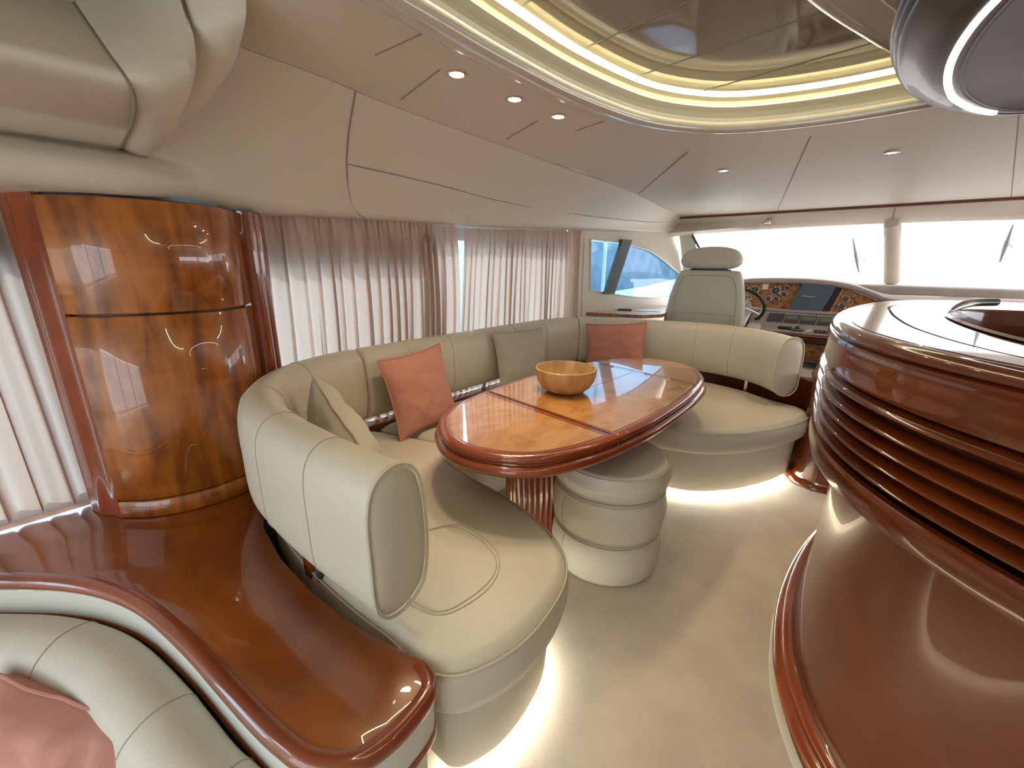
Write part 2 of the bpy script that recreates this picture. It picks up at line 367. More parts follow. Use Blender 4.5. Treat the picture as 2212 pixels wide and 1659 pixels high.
# panel seams on the valance
def onval(y, s):
    P = vprof(y); k = int(s); f = s - k; k2 = min(k + 1, len(P) - 1)
    return (P[k][0] + (P[k2][0] - P[k][0]) * f + .001, y, P[k][1] + (P[k2][1] - P[k][1]) * f - .001)
joint('trim_9', [onval(.89 + .05 * s, s) for s in [i * .25 for i in range(27)]], .002)
joint('trim_10', cr([onval(1.0 + .0, 2.05), onval(1.5, 2.3), onval(2.1, 2.8), onval(3.0, 3.1), onval(4.0, 2.9), onval(4.6, 1.8)], 10), .0018)
joint('trim_11', [onval(y, 0.0) for y in ys if y > .5], .0018)
# overhead locker with curved end (upper left)
cre = cr([(-1.528, .22, 1.868), (-1.39, .225, 1.78), (-1.28, .23, 1.706), (-1.195, .24, 1.617), (-1.308, .26, 1.611), (-1.478, .275, 1.600), (-1.71, .285, 1.594)], 5)
cre = cr([(-1.46, .22, 1.849), (-1.36, .223, 1.775), (-1.27, .23, 1.70), (-1.215, .24, 1.645), (-1.26, .255, 1.62), (-1.42, .27, 1.603), (-1.72, .285, 1.594)], 5)
c2 = cr([(-1.235, .36, 1.85), (-1.215, .36, 1.79), (-1.215, .36, 1.755), (-1.257, .36, 1.707), (-1.384, .36, 1.665), (-1.561, .35, 1.622), (-1.73, .33, 1.598)], 5)
c3 = cr([(-1.13, .45, 1.85), (-1.15, .45, 1.81), (-1.186, .45, 1.788), (-1.277, .45, 1.752), (-1.494, .43, 1.70), (-1.69, .4, 1.665), (-1.73, .37, 1.635)], 5)
def mixr(a, b, t, push=(0, 0, 0)): return [tuple(p[k] + (q[k] - p[k]) * t + push[k] for k in range(3)) for p, q in zip(a, b)]
lock = tag(loft('overhead_locker', [[(p[0], -1.4, p[2] - .03) for p in cre], [(p[0], -.3, p[2] - .01) for p in cre], cre, mixr(cre, c2, .04, (.006, 0, .004)), mixr(cre, c2, .3, (.028, .02, -.012)), mixr(cre, c2, .65, (.034, .03, -.012)), mixr(cre, c2, .9, (.015, .02, -.004)), c2,
      mixr(c2, c3, .02, (-.03, 0, .022)), mixr(c2, c3, .3, (-.004, 0, .006)), mixr(c2, c3, .7, (.012, .01, -.004)), mixr(c2, c3, .95, (.006, .01, 0)), c3, mixr(c3, c3, 0, (-.05, .02, .0))], VINYL, angle=55),
      'cream padded overhead locker end with curved folds at upper left', 'overhead locker')
tube('piping', cre, .0035, GROOVE, lock, 6); tube('piping', mixr(c2, c2, 0, (-.004, .004, .002)), .0025, GROOVE, lock, 6)

# ------------------------------------------------------------------ port side wall with windows
def wallstrip(name, P, z0, z1, mat, th=.03):
    return struct(sweep(name, P, [(0, z0), (0, z1), (-th, z1), (-th, z0)], mat, closedprof=True))
PW = [(-2.09, -2.6), (-2.09, 3.2)]
wallstrip('wall_port', PW[::-1], 0, .47, SHELL)
wallstrip('wall_port_upper', [(-2.09, 3.2), (-2.09, 1.66)], 1.44, 1.9, SHELL).name = 'wall_port.001'
wallstrip('wall_port_upper', [(-2.09, 1.66), (-2.09, -2.6)], 1.31, 1.9, SHELL).name = 'wall_port.002'
for i, y in enumerate((-1.0, .30, 1.66, 3.17)):
    struct(bbox('trim_%d' % (12 + i), (-2.11, y, .95), (.05, .46 if i == 1 else .05, 1.0), DARKG, bev=.005))
for i, (a, b) in enumerate(((-2.5, -1.03), (-.97, .08), (.53, 1.63), (1.69, 3.14))):
    struct(bbox('window_%d' % (i + 1), (-2.115, (a + b) / 2, .95), (.006, b - a, .98), GLASS, bev=0))
# helm side wall (converging) with arched window
p, q = Vector((-2.05, 3.2)), Vector((-1.62, 4.9)); dW = (q - p).normalized(); Lw = (q - p).length
def W2(s, z, o=0): v = p + dW * s; return (v.x + -dW.y * o, v.y + dW.x * o, z)
winP = [(-1.992, 3.429, 1.516), (-1.894, 3.818, 1.503), (-1.799, 4.194, 1.452), (-1.745, 4.41, 1.385), (-1.698, 4.593, 1.309), (-1.646, 4.799, 1.213), (-1.655, 4.76, 1.03), (-1.671, 4.698, .967), (-1.771, 4.303, .975), (-1.870, 3.911, 1.010), (-1.982, 3.467, 1.075)]
WS = [((Vector(v[:2]) - p).dot(dW), v[2]) for v in winP]
WSd = [(WS[0])] + cr(WS[1:6], 6) + WS[6:8] + cr(WS[7:], 3)[1:]
outer = [(0, .0), (Lw, .0), (Lw, 1.68), (0, 1.68)]
def wallpoly(name, out, hole, mat, th):
    bm = bmesh.new()
    for L in [out] + ([hole] if hole else []):
        vs = [bm.verts.new(W2(s, z)) for s, z in L]
        for i in range(len(vs)): bm.edges.new((vs[i], vs[(i + 1) % len(vs)]))
    bmesh.ops.triangle_fill(bm, use_beauty=True, edges=bm.edges[:])
    r = bmesh.ops.extrude_face_region(bm, geom=bm.faces[:])
    bmesh.ops.translate(bm, vec=(-dW.y * th, dW.x * th, 0), verts=[v for v in r['geom'] if isinstance(v, bmesh.types.BMVert)])
    bmesh.ops.recalc_face_normals(bm, faces=bm.faces)
    me = bpy.data.meshes.new(name); bm.to_mesh(me); bm.free(); me.materials.append(mat)
    o = bpy.data.objects.new(name, me); COL.objects.link(o); return o
struct(wallpoly('wall_bow_port', outer, WSd, VINYL, .035))
tube_ = tube('window_frame', [W2(s, z, -.004) for s, z in WSd], .007, WHITE, None, 6, True)
win = struct(wallpoly('window_5', [(s, z) for s, z in WSd], None, GLASSB, .004)); win.location = (-dW.y * .02, dW.x * .02, 0)
tube_.parent = win; tube_.matrix_parent_inverse = Matrix.Translation(-Vector(win.location))
post = [W2(.60 - .17, 1.035, -.012), W2(.60 - .035, 1.035, -.012), W2(.60 + .155, 1.53, -.012), W2(.60 + .02, 1.53, -.012)]
po = poly3('window_post', post, .03, DARKG); po.parent = win; po.matrix_parent_inverse = Matrix.Translation(-Vector(win.location))

# ------------------------------------------------------------------ windscreen, header, mullion
def arc_y(x, yc, bend): return yc - bend * x * x
XS = [-1.74 + 3.5 * i / 30 for i in range(31)]
HT = [(x, 4.63, 1.785) for x in XS]; 
def wtop(x): return (x, 4.86 - .10 * x * x, 1.655 - .024 * x * x)
def wbot(x): return (x * 1.02, 5.28 - .22 * x * x, 1.185)
struct(loft('wall_bow', [HT, [(x, 4.655, 1.762) for x in XS], [(x, 4.70, 1.725) for x in XS], [tuple(Vector(wtop(x)) + Vector((0, -.06, .035))) for x in XS], [tuple(Vector(wtop(x)) + Vector((0, -.01, .004))) for x in XS], [tuple(Vector(wtop(x)) + Vector((0, .05, .01))) for x in XS]], VINYL, angle=60))
struct(sweep('trim_16', [(-1.66, 4.628), (0, 4.622), (1.75, 4.622)], [(-.004, 1.764), (-.004, 1.786), (.03, 1.786), (.03, 1.764)], wood('strip_wood', (.10, .018, .008), (.14, .026, .01), fig=.1, rough=.5, coat=.2)))
struct(loft('window_6', [[wtop(x) for x in XS], [wbot(x) for x in XS]], GLASSC))
cov = tag(loft('windscreen_cover', [[tuple(Vector(wtop(x)) + Vector((0, .10, .05))) for x in XS if abs(x) < 1.5], [tuple(Vector(wbot(x)) + Vector((0, .14, -.05))) for x in XS if abs(x) < 1.5]], COVER), 'bright white sun cover stretched outside over the windscreen', 'windscreen cover')
for (xa, za, xb, zb, lb) in ((-.215, 1.555, -.125, 1.26, 'small blurred wiper showing through the screen left of the centre post'), (.70, 1.62, .715, 1.36, 'longer slanting wiper showing through the screen right of the centre post')):
    yw = 5.02; t = thing('windscreen_wiper', lb, 'wiper', (xa, yw, za), group='wipers outside the windscreen')
    def onws(x, z):
        a = Vector(wtop(x)); b2 = Vector(wbot(x)); f = (a.z - z) / (a.z - b2.z); return a + (b2 - a) * f + Vector((0, .03, 0)) - Vector((xa, yw, za))
    o = tube('blade', [onws(xa + (xb - xa) * f, za + (zb - za) * f) for f in (0, .25, .5, .75, 1)], [.004, .009, .015, .012, .006], pmat('wiper_grey', (.28, .36, .42), .6), t)
    tube('arm', [onws(xb + .035, zb + .10), onws(xb - .02, zb + .15)], .003, pmat('wiper_arm', (.45, .52, .56), .6), t)
# mullion
mt = wtop(-.0); mb = wbot(0)
ml = struct(tube('trim_17', [(.022, 4.80, 1.668), (.025, 4.82, 1.658), (.072, 4.98, 1.45), (.12, 5.14, 1.20), (.122, 5.15, 1.18)], [.04, .056, .058, .058, .05], VINYL, None, 20))
joint('trim_18', [(.02, 4.655, 1.762), (.02, 4.70, 1.722), (.022, 4.80, 1.69)], .0025)
# A pillar, port
struct(sweep('trim_19', [(0, 0), (0, 1)], [(0, 0), (.01, 0), (.01, .01)], BLACK)).hide_render = True
bpy.data.objects.remove(bpy.data.objects['trim_19'])
struct(tube('trim_19', [(-1.50, 4.615, 1.60), (-1.46, 4.66, 1.52), (-1.40, 4.75, 1.40), (-1.36, 4.86, 1.20)], .012, BLACK, None, 8))
struct(loft('wall_bow_corner', [[(-1.64, 4.60, 1.66), (-1.64, 4.75, 1.45), (-1.62, 4.9, 1.1)], [(-1.58, 4.63, 1.655), (-1.56, 4.72, 1.45), (-1.5, 4.85, 1.15)], [(-1.50, 4.62, 1.63), (-1.47, 4.67, 1.5), (-1.38, 4.86, 1.18)]], VINYL)).name = 'wall_bow.001'
# overhead courtesy spot (unlit) in the header
t = thing('courtesy_light', 'small unlit chrome light in the header over the windscreen', 'light', (-.86, 4.70, 1.70))
rings('bezel', circle(0, 0, .030, 24), [(0, .01), (0, -.012), (-.008, -.016), (-.012, -.01)], CHROME, t, top=False)
rings('lens', circle(0, 0, .019, 24), [(0, -.008), (-.006, -.012)], GLOSSC, t, top=True)

# ------------------------------------------------------------------ starboard and aft walls (behind the camera; daylight openings)
SW = [(2.14, -2.6), (2.14, 5.2)]
wallstrip('wall_starboard', SW, 0, .82, VINYL)
wallstrip('wall_starboard_aft', [(2.14, -2.6), (2.14, 1.45)], .82, 1.42, VINYL).name = 'wall_starboard.002'
wallstrip('wall_starboard_upper', SW, 1.42, 1.9, VINYL).name = 'wall_starboard.001'
for i, (a, b) in enumerate(((1.5, 3.2), (3.3, 5.0))):
    struct(bbox('window_%d' % (7 + i), (2.155, (a + b) / 2, 1.12), (.006, b - a, .6), GLASSC, bev=0))
for i, y in enumerate((1.45, 3.25)): struct(bbox('trim_%d' % (20 + i), (2.15, y, 1.12), (.05, .10, .62), VINYL, bev=.005))
wallA = struct(bbox('wall_aft', (-1.8, -2.63, .95), (.6, .05, 1.9), VINYL, bev=0))
struct(bbox('wall_aft.001', (1.85, -2.63, .95), (.6, .05, 1.9), VINYL, bev=0))
struct(bbox('window_11', (0.02, -2.64, .95), (3.1, .006, 1.75), GLASSA, bev=0))
for i, x in enumerate((-.5, .55)): struct(bbox('trim_%d' % (23 + i), (x, -2.63, .95), (.07, .05, 1.85), CHROME, bev=.005))

# ------------------------------------------------------------------ curtains
def curtain(name, label, y0f, y1f, ztop, zbot, x0, nfold, amp, seed, mid=.0, nz=44, cat='curtain'):
    """gathered heading, folds opening downwards; y limits as functions of v (0 top, 1 bottom)"""
    rnd = random.Random(seed); nu = nfold * 12; ph = [0]
    for i in range(nfold): ph.append(ph[-1] + rnd.uniform(.55, 1.5))
    tot = ph[-1]; ph = [p_ / tot for p_ in ph]; am = [rnd.uniform(.45, 1.25) for _ in range(nfold + 1)]; sk = [rnd.uniform(-.012, .012) for _ in range(nfold + 1)]
    V = []; F = []
    for j in range(nz + 1):
        v = j / nz; yy0, yy1 = y0f(v), y1f(v)
        for i in range(nu + 1):
            u = i / nu; kf = min(nfold - 1, max(0, sum(1 for p_ in ph[1:-1] if p_ <= u))); f = (u - ph[kf]) / (ph[kf + 1] - ph[kf])
            a = (am[kf] * (1 - f) + am[kf + 1] * f)
            wv = sin(2 * pi * f - .9 * sin(2 * pi * f)) * a
            g = sin(2 * pi * u * nfold * 2.1 + 3 * noise.noise((u * 9, seed, 0)))
            top = max(0, 1 - v / .16); body = min(1, v / .12)
            n1 = noise.noise((u * 14 + seed, v * 1.3, seed * 3.1)); n2 = noise.noise((u * 40 + seed, v * 3.0, 7.7))
            d = amp * (.30 + .70 * body) * wv * (1 + .25 * v) + .008 * g * top + .010 * n1 * body + .004 * n2
            zt, zb = ztop(yy0 + (yy1 - yy0) * u), zbot(yy0 + (yy1 - yy0) * u)
            V.append((x0 + d + mid * sin(pi * v), yy0 + (yy1 - yy0) * u + .012 * cos(2 * pi * f) * body * a + sk[kf] * v, zt + (zb - zt) * v + (.006 * g * top if j == 0 else 0)))
    n_ = nu + 1
    for j in range(nz):
        for i in range(nu): F.append((j * n_ + i, j * n_ + i + 1, (j + 1) * n_ + i + 1, (j + 1) * n_ + i))
    o = link(name, V, F, CURT, None, True, 180)
    return tag(o, label, cat, 'blush curtains along the port windows')
curtain('curtain', 'blush pleated curtain left of the tall cabinet, hem near the wood shelf', lambda v: -1.3, lambda v: .045 + .01 * v, lambda y: 1.485, lambda y: .475, -2.03, 17, .036, 3)
curtain('curtain', 'wide blush curtain hanging between the tall cabinet and the gap', lambda v: .60 - .02 * v, lambda v: 1.855 + .012 * sin(5 * v), lambda y: 1.49 + .02 * (y - .6), lambda y: .458, -2.02, 21, .030, 5)
curtain('curtain', 'blush curtain hanging nearest the helm side window', lambda v: 1.925 - .10 * v ** .8, lambda v: 3.50 + .045 * v, lambda y: 1.508 + .05 * (y - 1.9), lambda y: .458, -2.02, 27, .021, 9)

# ------------------------------------------------------------------ credenza shelf (wood ledge) with cream band
SHF = [(-1.95, -.42), (-1.70, -.19), (-1.51, -.045), (-1.31, .045), (-1.07, .095), (-.84, .125), (-.68, .15), (-.58, .185), (-.53, .25), (-.525, .34)]
front = resample(cr(SHF, 8), .02)
back = [(-.535, .385), (-.565, .415), (-.62, .425), (-.70, .405), (-.76, .39), (-.84, .375), (-1.0, .362), (-1.2, .362), (-1.40, .39), (-1.62, .48), (-1.82, .66), (-1.90, .88), (-1.925, 1.1), (-1.925, 2.2), (-1.925, 3.0), (-2.045, 3.0), (-2.045, 1.0), (-2.045, 0), (-2.045, -.42)]
SH = front + back
if area(SH) < 0: SH = SH[::-1]
N0 = 0
shelf = thing('curved_wooden_shelf', 'glossy cherry wood shelf curving behind the sofa with rounded bullnose end', 'shelf', (-1.2, .2, 0))
def PS(o, t=shelf): o.matrix_parent_inverse = Matrix.Translation(-Vector(t.location)); return o
PS(rings('shelf_top', SH, [(-.006, .412), (0, .414), (.0, .448), (-.004, .450)], CHERRYH, shelf, bottom=True))
fr2 = resample(cr(front[::4] + [(-.535, .385), (-.565, .42), (-.61, .43)], 4), .02)
def bull(c, z0, z1, w, n_=10):
    return [(c - w * 0, z0)] + [(-(w) * sin(pi * i / n_) + c, (z0 + z1) / 2 - (z1 - z0) / 2 * cos(pi * i / n_)) for i in range(n_ + 1)]
NR = [(.012, .418), (-.001, .418), (-.006, .421), (-.009, .428), (-.0095, .437), (-.006, .446), (.002, .4525), (.012, .4545), (.024, .4515), (.026, .44)]
PS(rings('inner_carcass', SH, [(-.024, 0), (-.024, .411)], CREAMB, shelf, top=False))
PS(sweep('bullnose', fr2, NR, MAHOG, shelf, cap=.004))
PS(sweep('cream_band', fr2, [(.0, .335), (0, .420), (.02, .420), (.02, .335)], CREAMB, shelf))['label'] = 'pale laminate band under the wood edge'
PS(sweep('lower_moulding', fr2, [(-.004, .318), (-.006, .328), (-.002, .337), (.02, .337), (.02, .318)], MAHOG, shelf))
PS(sweep('carcass', [(a, b) for a, b in offs(fr2, -.022, False)], [(0, 0), (0, .33), (.02, .33), (.02, 0)], CREAMB, shelf))

# ------------------------------------------------------------------ tall curved cabinet
cab = thing('tall_curved_cabinet', 'tall bow-fronted cherry cabinet standing on the shelf between two curtains', 'cabinet', (-1.86, .34, .45))
def PC(o, t=cab): o.matrix_parent_inverse = Matrix.Translation(-Vector(t.location)); return o
ARC = resample(cr([(-1.80, .095), (-1.725, .17), (-1.68, .27), (-1.668, .37), (-1.69, .47), (-1.745, .545), (-1.83, .60)], 8), .015)
def panelv(name, P, z0, z1, mat, th=.02, ra=.004):
    pr = [(0, z0 + ra), (.0, z1 - ra), (ra, z1), (th, z1), (th, z0), (ra, z0)]
    return PC(sweep(name, P[::1], pr, mat, cab))
CAin = offs(ARC, .03, False)
PC(sweep('carcass', offs(ARC, -.02, False), [(0, .452), (0, 1.473), (.03, 1.473), (.03, .452)], BLACK, cab))
panelv('plinth', ARC, .452, .515, CHERRY)
lower = panelv('door', ARC, .520, 1.134, CHERRY); upper = panelv('door', ARC, 1.140, 1.468, CHERRY)
RP = [(-1.83, .600), (-1.815, .625), (-1.82, .65), (-1.845, .665), (-1.875, .67), (-1.88, .69), (-1.90, .705), (-1.93, .70), (-1.95, .68), (-2.0, .68)]
PC(sweep('right_pilaster', resample(cr(RP, 4), .006), [(0, .452), (0, 1.474), (.012, 1.474), (.012, .452)], MAHOG, cab))
LP = [(-2.02, .035), (-1.95, .035), (-1.93, .04), (-1.90, .05), (-1.885, .052), (-1.87, .06), (-1.84, .08), (-1.815, .088), (-1.80, .095)]
PC(sweep('left_pilaster', resample(cr(LP, 4), .006), [(0, .452), (0, 1.474), (.012, 1.474), (.012, .452)], MAHOG, cab))

# ------------------------------------------------------------------ U-shaped sofa
sofa = thing('curved_leather_sofa', 'large U-shaped cream leather sofa around the wooden table', 'sofa', (-1.3, 1.8, 0))
def PF(o, t=sofa): o.matrix_parent_inverse = Matrix.Translation(-Vector(t.location)); return o
BP = [(-.69, .372), (-.92, .352), (-1.18, .347), (-1.40, .368), (-1.60, .44), (-1.78, .58), (-1.90, .78), (-1.955, 1.05), (-1.97, 1.5), (-1.975, 2.2), (-1.965, 2.6), (-1.91, 2.88), (-1.76, 3.07), (-1.52, 3.19), (-1.22, 3.31), (-.90, 3.40), (-.60, 3.36), (-.40, 3.24), (-.245, 3.07)]
BPr = resample(cr(BP, 10), .02)
BPROF = [(.018, .545), (.004, .57), (0, .62), (0, .70), (0, .78), (.008, .835), (.026, .868), (.05, .885), (.075, .89), (.10, .885), (.124, .868), (.142, .838), (.152, .79), (.157, .73), (.158, .66), (.152, .60), (.138, .555), (.11, .53), (.075, .52), (.04, .526)]
BPRs = cr(BPROF, 2, True)
def near(P, x, y): return min(range(len(P)), key=lambda i: (P[i][0] - x) ** 2 + (P[i][1] - y) ** 2)
i1 = near(BPr, -1.95, 1.02); i2 = near(BPr, -1.85, 2.97)
def backpart(a, b, seams):
    seg = BPr[a:b + 1]
    seg = [tuple(Vector(seg[0]) + (Vector(seg[1]) - Vector(seg[0])) * .5)] + seg[1:-1] + [tuple(Vector(seg[-1]) - (Vector(seg[-1]) - Vector(seg[-2])) * .5)]
    # inner side of the curve is on the right for this path direction
    o = PF(sweep('back_cushion', seg[::-1], [(d, z) for d, z in BPRs], LEATHER, sofa, cap=.020))
    nn = nrm(BPr, False)
    def ringat(x, y, e=.0005):
        i = near(BPr, x, y); P_ = BPr[i]; q_ = nn[i]
        return [(P_[0] + q_[0] * (d + (e if d > .075 else -e)), P_[1] + q_[1] * (d + (e if d > .075 else -e)), z + (e if z > .7 else -e)) for d, z in BPRs]
    for x, y in seams:
        s = tube('seam', ringat(x, y), .0016, SEAM, o, 5, True)
    return o, ringat
b1, ra = backpart(0, i1, [(-.92, .35), (-1.20, .347), (-1.55, .42), (-1.84, .68)])
b2, _ = backpart(i1 + 1, i2, [(-1.96, 1.32), (-1.975, 1.62), (-1.975, 2.23), (-1.97, 2.58)])
b3, _ = backpart(i2 + 1, len(BPr) - 1, [(-1.72, 3.1), (-1.45, 3.22), (-.98, 3.39), (-.66, 3.37)])
for bb_, (x, y) in ((b1, (-.69, .372)), (b3, (-.245, 3.07))): tube('piping', ra(x, y, .001), .004, PIPING, bb_, 6, True)

SO = [(-.64, .425), (-.58, .435), (-.525, .485), (-.485, .60), (-.485, .73), (-.52, .87), (-.60, .97), (-.76, 1.045), (-.96, 1.085), (-1.15, 1.10), (-1.30, 1.125), (-1.40, 1.19), (-1.50, 1.24)]
def cushion(P, lab=None, name='seat_cushion', z0=.30, z1=.45):
    L = P if area(P) > 0 else P[::-1]
    o = PF(rings(name, L, [(-.03, z0 - .002), (-.015, z0), (.0, z0 + .014), (.008, z0 + .05), (.008, z1 - .06), (.002, z1 - .032), (-.008, z1 - .018), (-.018, z1 - .008), (-.026, z1 - .003), (-.034, z1)], LEATHER, sofa, bottom=True))
    tube('piping', [(x, y, z1 - .022) for x, y in offs(L, .0015)], .003, PIPING, o, 6, True)
    return o
A_ = cr(SO, 6)
nearC = resample(A_ + cr([(-1.62, 1.20), (-1.78, 1.145), (-1.88, 1.10), (-1.915, 1.0), (-1.88, .86), (-1.76, .66), (-1.60, .52), (-1.42, .44), (-1.18, .41), (-.92, .41), (-.74, .425)], 6), .02, True)
c1 = cushion(nearC)
midC = resample(cr([(-1.50, 1.26), (-1.62, 1.22), (-1.78, 1.17), (-1.88, 1.15), (-1.915, 1.24)], 5) + [(-1.915, 1.5), (-1.915, 2.2), (-1.90, 2.7)] + cr([(-1.80, 2.6), (-1.66, 2.4), (-1.48, 2.24), (-1.38, 2.18)], 5) + cr([(-1.37, 2.0), (-1.37, 1.5), (-1.38, 1.34), (-1.43, 1.28)], 4), .02, True)
c2_ = cushion(midC)
rightC = resample(cr([(-1.36, 2.17), (-1.1, 2.15), (-.90, 2.165), (-.73, 2.205), (-.54, 2.28), (-.38, 2.44), (-.27, 2.62), (-.19, 2.80), (-.15, 2.96), (-.165, 3.06), (-.22, 3.11)], 6) + cr([(-.35, 3.15), (-.60, 3.28), (-.90, 3.33), (-1.2, 3.25), (-1.5, 3.06), (-1.75, 2.92), (-1.88, 2.76)], 5) + cr([(-1.80, 2.64), (-1.64, 2.42), (-1.46, 2.25)], 5)[:-1], .02, True)
c3_ = cushion(rightC)
def stitch(pts, par, z=.4512): tube('stitching', [(x, y, z) for x, y in cr(pts, 8)], .0014, SEAM, par, 5)
for d in (0, .014):
    stitch([(-1.02, .60), (-.94, .80 - d), (-.84, .83 - d), (-.72, .80 - d), (-.655 - d * .8, .72), (-.645 - d, .62), (-.68 - d * .6, .53 + d * .5), (-.80, .50 + d), (-.95, .49 + d)], c1)
stitch([(-1.75, 1.25), (-1.62, 1.42), (-1.56, 1.8), (-1.60, 2.1)], c2_)
# base below the cushions
def base(P, name='base'):
    L = P if area(P) > 0 else P[::-1]
    return PF(rings(name, L, [(-.10, .0), (-.10, .045), (-.058, .046), (-.052, .06), (-.045, .18), (-.038, .30)], LEATHER, sofa, top=True, bottom=False))
for P in (nearC, midC, rightC):
    L = P if area(P) > 0 else P[::-1]; base(L)
# glowing led strips under the two ends
def under(name, P, lab):
    o = sweep(name, P, [(0, .034), (0, .041), (.006, .041), (.006, .034)], LEDF); return tag(o, lab, 'led strip', 'led strips under the sofa base')
nl = nearC if area(nearC) > 0 else nearC[::-1]; rl = rightC if area(rightC) > 0 else rightC[::-1]
def sub(L, a, b, d):
    O = offs(L, d); ia, ib = near(L, *a), near(L, *b)
    return O[ia:ib + 1] if ia < ib else O[ia:] + O[:ib + 1]
under('led_strip', sub(nl, (-.64, .425), (-1.2, 1.1), -.082), 'hidden light strip under the near end of the sofa')
under('led_strip', sub(rl, (-1.3, 2.17), (-.17, 3.0), -.082), 'hidden light strip under the far right end of the sofa')
# back supports
PF(bbox('support_post', (-1.115, .412, .42), (.05, .02, .28), MAHOG, sofa)); PF(bbox('support_post', (-1.055, .415, .42), (.022, .02, .28), DARKG, sofa))
PF(bbox('support_post', (-.56, 3.27, .48), (.022, .022, .20), CHROME, sofa))['label'] = 'metal post'
PF(bbox('support_post', (-1.955, 2.02, .51), (.02, .03, .12), CHROME, sofa))['label'] = 'metal post'
# dark wood panel behind the right arm, and cabinet end
bc = thing('sofa_end_cabinet', 'mahogany cabinet with flared foot behind the right end of the sofa', 'cabinet', (0, 3.2, 0))
def PB(o, t=bc): o.matrix_parent_inverse = Matrix.Translation(-Vector(t.location)); return o
CE = resample([(-.175, 3.10), (-.165, 3.0), (-.13, 2.955), (-.05, 2.93), (.08, 2.94), (.35, 3.02), (.45, 3.10), (.45, 3.55), (-.175, 3.55)], .02, True)
CE = CE if area(CE) > 0 else CE[::-1]
PB(rings('carcass', CE, [(.035, 0), (.035, .012), (.024, .03), (.004, .042), (0, .06), (0, .66), (.01, .664), (.012, .675), (.006, .682)], BARW, bc))
PB(tube('door_gap', [(-.045, 2.9275, .05), (-.045, 2.9275, .65)], .0025, BLACK, bc, 5))
bpnl = sweep('back_panel', resample(cr([(-1.93, 3.0), (-1.78, 3.17), (-1.52, 3.28), (-1.22, 3.39), (-.90, 3.47), (-.55, 3.42), (-.30, 3.30), (-.175, 3.16)], 6), .03), [(0, .02), (0, .60), (.03, .60), (.03, .02)], BARW, bc); PB(bpnl)

# ------------------------------------------------------------------ dining table
TB = loop([(-1.18, .95), (-1.02, .865), (-.86, .875), (-.71, .97), (-.615, 1.17), (-.565, 1.45), (-.55, 1.75), (-.555, 2.08), (-.60, 2.38), (-.73, 2.62), (-.90, 2.70), (-1.08, 2.67), (-1.24, 2.48), (-1.345, 2.1), (-1.375, 1.7), (-1.35, 1.3), (-1.285, 1.08)], 8, .02)
tbl = thing('pedestal_dining_table', 'oval glossy wooden table with burl top and double moulded mahogany rim', 'table', (-.96, 1.75, 0))
def PT(o, t=tbl): o.matrix_parent_inverse = Matrix.Translation(-Vector(t.location)); return o
PT(rings('rim', TB, [(-.10, .630), (-.03, .630), (-.010, .634), (.001, .644), (.003, .655), (-.001, .666), (-.009, .672), (-.020, .674), (-.021, .678), (-.015, .683), (-.012, .691), (-.015, .700), (-.024, .707), (-.038, .7095), (-.05, .708)], MAHOG, tbl, bottom=True))
def near_(P, x, y): return min(range(len(P)), key=lambda i: (P[i][0] - x) ** 2 + (P[i][1] - y) ** 2)
def halfplane(L, a, b, keep):
    """clip polygon by the line a-b; keep left (+1) or right (-1)"""
    out = []; N = len(L)
    def sd(p_): return ((b[0] - a[0]) * (p_[1] - a[1]) - (b[1] - a[1]) * (p_[0] - a[0])) * keep
    for i in range(N):
        c, d = L[i], L[(i + 1) % N]; s1, s2 = sd(c), sd(d)
        if s1 >= 0: out.append(c)
        if s1 * s2 < 0: t = s1 / (s1 - s2); out.append((c[0] + (d[0] - c[0]) * t, c[1] + (d[1] - c[1]) * t))
    return out
IN = offs(TB, -.052)
a1, a2 = (-1.30, 1.375), (-.60, 1.30); b1_, b2_ = (-1.27, 2.29), (-.59, 2.20); m1, m2 = (-1.01, 1.40), (-.96, 2.22)
def sh(l, dy): return ((l[0][0], l[0][1] + dy), (l[1][0], l[1][1] + dy))
def inlay(L):
    N = len(L); o = link('burl_inlay', [(x, y, .7075) for x, y in L] + [(x, y, .7092) for x, y in L], [tuple(range(N, 2 * N))] + [(i, (i + 1) % N, N + (i + 1) % N, N + i) for i in range(N)], MAPLE, tbl, False); PT(o)
la = halfplane(IN, *sh((a1, a2), -.022), -1); inlay(la)
inlay(halfplane(IN, *sh((b1_, b2_), .022), 1))
mid = halfplane(halfplane(IN, *sh((a1, a2), .03), 1), *sh((b1_, b2_), -.022), -1)
inlay(halfplane(mid, (m1[0] - .002, m1[1]), (m2[0] - .002, m2[1]), 1)); inlay(halfplane(mid, (m1[0] + .002, m1[1]), (m2[0] + .002, m2[1]), -1))
# leaf gap cut: dark joint across the near third of the table, over the rim too
def crosscut(l):
    pts = clip_line((l[0][0] - (l[1][0] - l[0][0]), l[0][1] - (l[1][1] - l[0][1])), (l[1][0] + (l[1][0] - l[0][0]), l[1][1] + (l[1][1] - l[0][1])), TB)
    (x1, y1), (x2, y2) = pts
    PT(tube('leaf_joint', [(x1 + .0, y1, .655), (x1 + .012, y1, .69), (x1 + .035, y1, .7085), (x2 - .035, y2, .7085), (x2 - .012, y2, .692), (x2 - .010, y2, .679), (x2 + .001, y2, .668), (x2 + .001, y2, .652), (x2 - .02, y2, .637)], .0022, BLACK, tbl, 5))
crosscut(sh((a1, a2), .014))
